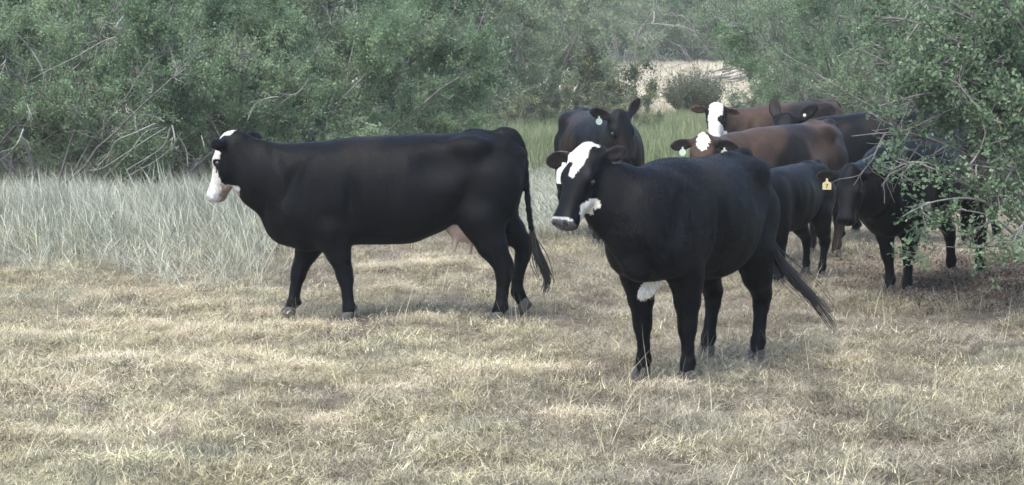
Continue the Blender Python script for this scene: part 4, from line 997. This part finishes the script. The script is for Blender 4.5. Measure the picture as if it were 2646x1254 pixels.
# ------------------------------------------------------------------ grasses (nobody could count them): tufts scattered over the ground
M_STRAW = foliage_mat('blond_straw', [(0.0, (0.27, 0.245, 0.155)), (0.5, (0.54, 0.505, 0.33)), (1.0, (0.80, 0.77, 0.56))], (0.72, 0.69, 0.67), 1.1, 0.2, 0.7, (5.0, 0.62))
M_THATCH = foliage_mat('grey_brown_thatch', [(0.0, (0.12, 0.105, 0.08)), (0.5, (0.35, 0.32, 0.245)), (1.0, (0.64, 0.60, 0.475))], (0.62, 0.60, 0.60), 1.3, 0.15, 0.75, (6.0, 0.5))
M_SILVER = foliage_mat('silver_dry_grass', [(0.0, (0.15, 0.155, 0.118)), (0.5, (0.32, 0.33, 0.262)), (1.0, (0.57, 0.58, 0.49))], (0.80, 0.82, 0.82), 0.7, 0.2, 0.7)
M_GREEN = foliage_mat('meadow_grass', [(0.0, (0.115, 0.150, 0.085)), (0.5, (0.20, 0.24, 0.13)), (1.0, (0.38, 0.38, 0.25))], (0.80, 0.85, 0.8), 0.3, 0.3, 0.7)
M_SAGE = foliage_mat('blue_grey_herb', [(0.0, (0.20, 0.195, 0.14)), (0.5, (0.31, 0.305, 0.225)), (1.0, (0.46, 0.45, 0.35))], (0.9, 0.9, 0.9), 1.0, 0.2, 0.7)
M_SPRIG = foliage_mat('grey_green_sprig', [(0.0, (0.10, 0.125, 0.085)), (0.5, (0.17, 0.20, 0.14)), (1.0, (0.28, 0.30, 0.22))], (0.85, 0.85, 0.85), 1.0, 0.2, 0.7)
M_PALE = foliage_mat('bleached_far_grass', [(0.0, (0.33, 0.29, 0.22)), (0.5, (0.46, 0.42, 0.33)), (1.0, (0.60, 0.56, 0.46))], (0.85, 0.85, 0.85), 0.15, 0.2, 0.8)

def blades(r, n, R, hmin, hmax, lean, width, segs=3, curl=0.5, leandir=None, mat=None, headw=0.0, name='tuft', laid=0.0):
    V = []; T = []; tn = []; k = 0
    for i in range(n):
        a = r.uniform(0, 2 * math.pi); q = R * math.sqrt(r.random()); p = np.array([q * math.cos(a), q * math.sin(a), -0.01])
        hgt = r.uniform(hmin, hmax); az = r.uniform(0, 2 * math.pi) if leandir is None else leandir + r.normal(0, 0.7)
        ln = abs(r.normal(lean, lean * 0.5)); flat = r.random() < laid
        w = width * r.uniform(0.6, 1.3); sd = np.array([-math.sin(az + r.normal(0, .9)), math.cos(az), 0]); t = r.beta(2, 2)
        th = ln if not flat else r.uniform(1.1, 1.5); pts = [p + ([0, 0, r.uniform(0.01, 0.05)] if flat else [0, 0, 0])]
        for s in range(segs):
            f = th + (curl * (s + 0.5) / segs * r.uniform(0.4, 1.4) if not flat else r.normal(0, 0.15)); f = min(f, 2.0)
            pts.append(pts[-1] + hgt / segs * np.array([math.sin(f) * math.cos(az), math.sin(f) * math.sin(az), math.cos(f)]))
        for s, pt in enumerate(pts):
            ww = w * (1 - s / segs) ** 0.7 + (headw if s == segs - 1 else 0)
            if s == segs: V.append(pt); tn.append(t)
            else: V.append(pt - sd * ww / 2); V.append(pt + sd * ww / 2); tn += [t, t]
        for s in range(segs - 1):
            b = k + 2 * s; T += [(b, b + 1, b + 3), (b, b + 3, b + 2)]
        b = k + 2 * (segs - 1); T.append((b, b + 1, b + 2)); k += 2 * segs + 1
    return mesh_from(name, np.array(V), np.array(T), mat, False, tint=np.array(tn))

def scatter_stuff(name, label, meshes, P, rot, scl, tilt=None):
    """one object: points that carry instanced tufts"""
    col = bpy.data.collections.new(name + '_tufts')
    for i, m in enumerate(meshes):
        col.objects.link(bpy.data.objects.new('%s_tuft_%02d' % (name, i), m))
    n = len(P); me = bpy.data.meshes.new(name); me.vertices.add(n); me.vertices.foreach_set('co', np.ascontiguousarray(P, np.float32).ravel())
    r = np.random.default_rng(n)
    E = np.zeros((n, 3), np.float32); E[:, 2] = rot
    if tilt is not None: E[:, 0] = r.normal(0, tilt, n); E[:, 1] = r.normal(0, tilt, n)
    a = me.attributes.new('eul', 'FLOAT_VECTOR', 'POINT'); a.data.foreach_set('vector', E.ravel())
    a = me.attributes.new('scl', 'FLOAT_VECTOR', 'POINT'); a.data.foreach_set('vector', np.ascontiguousarray(scl, np.float32).ravel())
    a = me.attributes.new('pick', 'INT', 'POINT'); a.data.foreach_set('value', r.integers(0, len(meshes), n).astype(np.int32))
    o = obj(name, me); me.materials.append(meshes[0].materials[0])
    ng = bpy.data.node_groups.new(name, 'GeometryNodeTree')
    ng.interface.new_socket('Geometry', in_out='INPUT', socket_type='NodeSocketGeometry'); ng.interface.new_socket('Geometry', in_out='OUTPUT', socket_type='NodeSocketGeometry')
    gi = ng.nodes.new('NodeGroupInput'); go = ng.nodes.new('NodeGroupOutput'); ip = ng.nodes.new('GeometryNodeInstanceOnPoints')
    ci = ng.nodes.new('GeometryNodeCollectionInfo'); ci.inputs[0].default_value = col; ci.inputs['Separate Children'].default_value = True; ci.inputs['Reset Children'].default_value = True
    def na(nm, t):
        x = ng.nodes.new('GeometryNodeInputNamedAttribute'); x.data_type = t; x.inputs[0].default_value = nm; return x.outputs[0]
    ng.links.new(gi.outputs[0], ip.inputs['Points']); ng.links.new(ci.outputs[0], ip.inputs['Instance']); ip.inputs['Pick Instance'].default_value = True
    ng.links.new(na('pick', 'INT'), ip.inputs['Instance Index'])
    er = ng.nodes.new('FunctionNodeEulerToRotation'); ng.links.new(na('eul', 'FLOAT_VECTOR'), er.inputs[0]); ng.links.new(er.outputs[0], ip.inputs['Rotation'])
    ng.links.new(na('scl', 'FLOAT_VECTOR'), ip.inputs['Scale']); ng.links.new(ip.outputs[0], go.inputs[0])
    md = o.modifiers.new('tufts', 'NODES'); md.node_group = ng
    return tag(o, label, 'grass', kind='stuff')

def pts_zone(n, y0, y1, seed, margin=1.15, power=1.0, xpad=0.8):
    """points over the ground that the camera looks across, POWER thins them with distance"""
    r = np.random.default_rng(seed); u = r.random(n); e = 2 - power
    y = (y0 ** e + u * (y1 ** e - y0 ** e)) ** (1 / e) if abs(e) > 1e-6 else y0 * (y1 / y0) ** u
    hw = 1323 / F * y * margin + xpad; x = r.uniform(-1, 1, n) * hw
    return np.stack([x, y], 1)
def lift(XY): return np.concatenate([XY, ground_z(XY[:, 0], XY[:, 1])[:, None]], 1)
def pxof(XY): return 1323 + XY[:, 0] / XY[:, 1] * F
R = np.random.default_rng(99)
FA = np.array(FEET)
def untrodden(XY, rad=0.13): return (((XY[:, None] - FA[None]) ** 2).sum(-1) > rad ** 2).all(1)
def scl_of(n, lo, hi, r=R, zj=0.25):
    s = r.uniform(lo, hi, n); return np.stack([s, s, s * r.uniform(1 - zj, 1 + zj, n)], 1)

# blond short grass; dense, tussocky, thinner to the right and far back
XY = pts_zone(44000, 8.2, 24, 1, power=1.3); px = pxof(XY); py = 160 + HC * F / XY[:, 1]
blond = 0.62 * sstep(1900, 700, px) * sstep(640, 800, py) + 0.75 * (fbm(XY[:, 0] * 0.9, XY[:, 1] * 0.7, 40, 3) - 0.42) * 2 + 0.15
bare = bare_spots(XY[:, 0], XY[:, 1]); keep = R.random(len(XY)) < np.clip(blond, 0.10, 1.0) * (1 - 0.95 * bare)
tall_zone = sstep(760, 560, px) * sstep(20.5, 23.5, XY[:, 1]); keep &= R.random(len(XY)) > tall_zone
keep &= untrodden(XY); A = XY[keep]; sc = scl_of(len(A), 0.6, 1.25) * (0.25 + 1.5 * fbm(A[:, 0] * 4.0, A[:, 1] * 4.0, 44, 2))[:, None]
t_short = [blades(np.random.default_rng(200 + i), 54, 0.095, 0.022, 0.070, 0.55, 0.0034, 3, 0.7, None, M_STRAW, name='straw_tuft', laid=0.45) for i in range(8)]
scatter_stuff('dry_grass', 'short blond dry grass covering the foreground', t_short, lift(A), R.uniform(0, 6.28, len(A)), sc, 0.12)
# grey-brown thatch: matted, mostly lying
B_ = XY[~keep & (R.random(len(XY)) > 0.9 * bare)]; B2 = pts_zone(12000, 8.2, 34, 2, power=1.3); B2 = B2[R.random(len(B2)) > 0.92 * bare_spots(B2[:, 0], B2[:, 1])]; B_ = np.concatenate([B_, B2]); B_ = B_[untrodden(B_, 0.10)]
t_th = [blades(np.random.default_rng(300 + i), 54, 0.12, 0.03, 0.10, 0.95, 0.0032, 3, 0.6, None, M_THATCH, name='thatch_tuft', laid=0.55) for i in range(8)]
scatter_stuff('matted_grass', 'matted grey brown dead grass between the blond tufts', t_th, lift(B_), R.uniform(0, 6.28, len(B_)), scl_of(len(B_), 0.7, 1.25), 0.15)
# single taller dry stalks
S_ = pts_zone(700, 8.6, 22, 3, power=1.2)
t_st = [blades(np.random.default_rng(350 + i), 4, 0.06, 0.16, 0.34, 0.22, 0.0032, 4, 0.5, None, M_STRAW, name='stalk_tuft') for i in range(5)]
scatter_stuff('dry_stalks', 'scattered taller dry grass stalks', t_st, lift(S_), R.uniform(0, 6.28, len(S_)), scl_of(len(S_), 0.7, 1.2), 0.15)
# pale flattened straw
MATS = [(1110, 690, .28), (975, 702, .22), (1010, 750, .25), (1090, 660, .2), (420, 770, .3), (560, 800, .35), (700, 815, .3), (330, 850, .4), (560, 870, .4), (800, 850, .3), (240, 930, .4), (480, 960, .35), (760, 960, .3), (150, 1010, .35),
        (420, 1080, .3), (620, 920, .3), (1000, 1000, .25), (1230, 980, .25), (1390, 960, .25), (120, 1130, .25), (860, 1100, .25), (1100, 830, .15), (1290, 700, .2), (90, 870, .3), (1990, 1080, .2), (1500, 1090, .2), (1700, 1010, .2), (2200, 940, .18)]
PP = []
for px_, py_, rad in MATS:
    c0 = at(px_, py_); m = int(240 * rad); PP.append(c0[:2] + R.normal(0, 1, (m, 2)) * np.array([rad, rad * 0.7]) * 0.55)
A = np.concatenate(PP)
M_MAT = foliage_mat('pale_flattened_straw', [(0.0, (0.42, 0.36, 0.245)), (0.5, (0.60, 0.535, 0.385)), (1.0, (0.76, 0.71, 0.56))], (0.85, 0.82, 0.82), 2.0, 0.2, 0.7)
t_mt = [blades(np.random.default_rng(700 + i), 56, 0.10, 0.03, 0.09, 0.85, 0.0034, 3, 0.7, None, M_MAT, name='mat_tuft', laid=0.5) for i in range(6)]
scatter_stuff('flattened_straw', 'pale flattened straw lying in patches on the pasture', t_mt, lift(A) + np.array([0, 0, 0.012]), R.uniform(0, 6.28, len(A)), scl_of(len(A), 0.7, 1.2), 0.15)
# mounded brown tussocks at the foot of the tall grass
M_TUS = foliage_mat('brown_tussock', [(0.0, (0.16, 0.125, 0.085)), (0.5, (0.33, 0.265, 0.175)), (1.0, (0.52, 0.44, 0.31))], (0.75, 0.72, 0.72), 3.0, 0.2, 0.75)
for i, (px_, py_, sz, lb) in enumerate([(548, 712, 1.0, 'rounded brown grass tussock in front of the chest of the walking cow'), (372, 735, 0.85, 'dark brown grass tussock at the front edge of the tall grass'), (248, 775, 0.7, 'low blond grass tussock, leftmost at the front edge of the tall grass')]):
    c0 = at(px_, py_); m_ = blades(np.random.default_rng(800 + i), 620, 0.20, 0.10, 0.26, 0.75, 0.0042, 4, 0.9, None, M_TUS if i < 2 else M_MAT, name='grass_tussock')
    o_ = obj('grass_tussock', m_, None, (c0[0], c0[1], float(ground_z(c0[0], c0[1])))); o_.scale = (sz, sz, sz * 0.9); tag(o_, lb, 'tussock', 'grass tussocks before the tall grass')
# leaf litter under the near bush; its dark brown also paints the bush's shade
M_LIT_SHADE = foliage_mat('shade_dark_leaf_litter', [(0.0, (0.055, 0.040, 0.034)), (0.5, (0.13, 0.095, 0.078)), (1.0, (0.26, 0.20, 0.16))], (0.7, 0.7, 0.7), 2.0, 0.1, 0.8)
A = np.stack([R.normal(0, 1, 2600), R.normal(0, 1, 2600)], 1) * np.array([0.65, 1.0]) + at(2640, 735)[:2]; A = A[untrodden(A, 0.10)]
t_li = [blades(np.random.default_rng(850 + i), 40, 0.10, 0.02, 0.06, 1.0, 0.010, 2, 0.5, None, M_LIT_SHADE, name='litter_tuft', laid=0.7) for i in range(4)]
o_ = scatter_stuff('shaded_leaf_litter', 'brown leaf litter under the near bush, with the bush shade in its dark colour', t_li, lift(A) + np.array([0, 0, 0.015]), R.uniform(0, 6.28, len(A)), scl_of(len(A), 0.7, 1.2), 0.2); o_['category'] = 'litter'
# tall silver grass
XY = pts_zone(25000, 16.3, 37, 4, power=0.9); px = pxof(XY); y = XY[:, 1]
edge = 19.6 + 2.8 * (fbm(XY[:, 0] * 0.9, XY[:, 0] * 0 + 3.3, 60, 3) - 0.5) * 2 + 3.2 * sstep(600, 900, px)
ins = sstep(-3.0, 2.4, y - edge) ** 1.6; right = sstep(1540, 1420, px)
keep = R.random(len(XY)) < ins * right * (0.15 + 1.1 * fbm(XY[:, 0] * 1.6, XY[:, 1] * 1.6, 61, 2))
A = XY[keep]; pa = px[keep]; hgt = (0.45 + 0.55 * sstep(900, 620, pa)) * (0.6 + 0.8 * fbm(A[:, 0] * 0.8, A[:, 1] * 0.8, 64, 2)) * (0.25 + 0.65 * sstep(-2.0, 4.5, y[keep] - edge[keep] + 1.0)) * (1 - 0.6 * sstep(23.5, 28, y[keep]))
s0 = R.uniform(0.85, 1.2, len(A)); sc = np.stack([s0, s0, s0 * hgt + 0.12], 1)
t_si = [blades(np.random.default_rng(400 + i), 20, 0.17, 0.20, 0.72, 0.26, 0.0046, 4, 0.5, math.pi, M_SILVER, 0.003, 'silver_tuft', 0.10) for i in range(12)]
scatter_stuff('tall_grass', 'tall silvery dry grass before the left thicket', t_si, lift(A), R.normal(0, 1.3, len(A)), sc, 0.14)
cl = [(150, 655, .25), (215, 660, .2), (60, 600, .3), (330, 560, .3), (20, 500, .4), (480, 520, .3), (110, 480, .5), (250, 500, .5)]
A = np.concatenate([at(a, b)[:2] + R.normal(0, 1, (34, 2)) * c for a, b, c in cl])
t_sp = [blades(np.random.default_rng(450 + i), 16, 0.10, 0.20, 0.50, 0.22, 0.006, 4, 0.5, None, M_SPRIG, name='sprig_tuft') for i in range(4)]
scatter_stuff('green_sprigs', 'grey green sprigs standing in the tall silver grass', t_sp, lift(A), R.uniform(0, 6.28, len(A)), scl_of(len(A), 0.6, 1.1), 0.1)
XY = pts_zone(2600, 19, 30, 14, power=0.9); XY = XY[pxof(XY) < 780]
t_ss = [blades(np.random.default_rng(470 + i), 7, 0.15, 0.30, 0.62, 0.22, 0.0042, 4, 0.45, math.pi, M_STRAW, 0.006, 'seed_stalk_tuft') for i in range(6)]
scatter_stuff('seed_stalks', 'straw coloured seed stalks among the tall silver grass', t_ss, lift(XY), R.normal(0, 0.8, len(XY)), scl_of(len(XY), 0.45, 0.85), 0.1)
# green meadow behind, running up to the trees
XY = pts_zone(15000, 34, 64, 5, power=0.8); px = pxof(XY); keep = R.random(len(XY)) < sstep(34, 39, XY[:, 1])
A = XY[keep]; t_gr = [blades(np.random.default_rng(500 + i), 26, 0.22, 0.22, 0.50, 0.28, 0.010, 3, 0.6, None, M_GREEN, name='green_tuft') for i in range(6)]
scatter_stuff('meadow_grass', 'green meadow grass behind the herd', t_gr, lift(A), R.uniform(0, 6.28, len(A)), scl_of(len(A), 0.8, 1.35), 0.08)
# bleached grass in the far clearing
XY = pts_zone(9000, 62, 118, 6, power=0.8); px = pxof(XY); keep = (px > 1500) & (px < 2150); A = XY[keep]
t_pa = [blades(np.random.default_rng(550 + i), 22, 0.35, 0.15, 0.40, 0.4, 0.022, 3, 0.6, None, M_PALE, name='pale_tuft') for i in range(5)]
scatter_stuff('bleached_grass', 'bleached dry grass in the far clearing', t_pa, lift(A), R.uniform(0, 6.28, len(A)), scl_of(len(A), 0.8, 1.3), 0.08)
# blue-grey herbs in small patches
cl = [(960, 905, 0.30), (1830, 1120, 0.26), (520, 1180, 0.25), (180, 880, 0.25), (620, 790, 0.3), (300, 1240, 0.3), (1240, 1120, 0.15), (2600, 930, 0.2), (60, 780, 0.35), (2320, 1090, 0.12)]
PP = []
for px_, py_, rad in cl:
    c0 = at(px_, py_); m = int(90 * rad / 0.3); PP.append(c0[:2] + R.normal(0, 1, (m, 2)) * np.array([rad, rad * 1.3]) * 0.5)
A = np.concatenate(PP); t_sg = [blades(np.random.default_rng(600 + i), 40, 0.05, 0.03, 0.085, 0.35, 0.005, 3, 0.4, None, M_SAGE, name='sage_tuft') for i in range(4)]
scatter_stuff('grey_herbs', 'low patches of blue grey herbs among the dry grass', t_sg, lift(A), R.uniform(0, 6.28, len(A)), scl_of(len(A), 0.8, 1.3), 0.1)

# ------------------------------------------------------------------ thin haze over the whole valley
def build_haze():
    x, y0, y1, z0, z1 = 380.0, -40.0, 640.0, -3.0, 48.0
    V = np.array([(a * x, b, c) for c in (z0, z1) for b in (y0, y1) for a in (-1, 1)])
    Q = np.array([(0, 2, 3, 1), (4, 5, 7, 6), (0, 1, 5, 4), (2, 6, 7, 3), (0, 4, 6, 2), (1, 3, 7, 5)])
    m, nt, out = newmat('thin_haze'); v = N(nt, 'ShaderNodeVolumePrincipled')
    v.inputs['Color'].default_value = (0.93, 0.97, 0.96, 1); v.inputs['Density'].default_value = 0.0007; v.inputs['Anisotropy'].default_value = 0.0
    L(nt, v.outputs[0], out.inputs['Volume'])
    o = obj('haze', mesh_from('haze', V, Q, m)); return tag(o, kind='stuff')
build_haze()
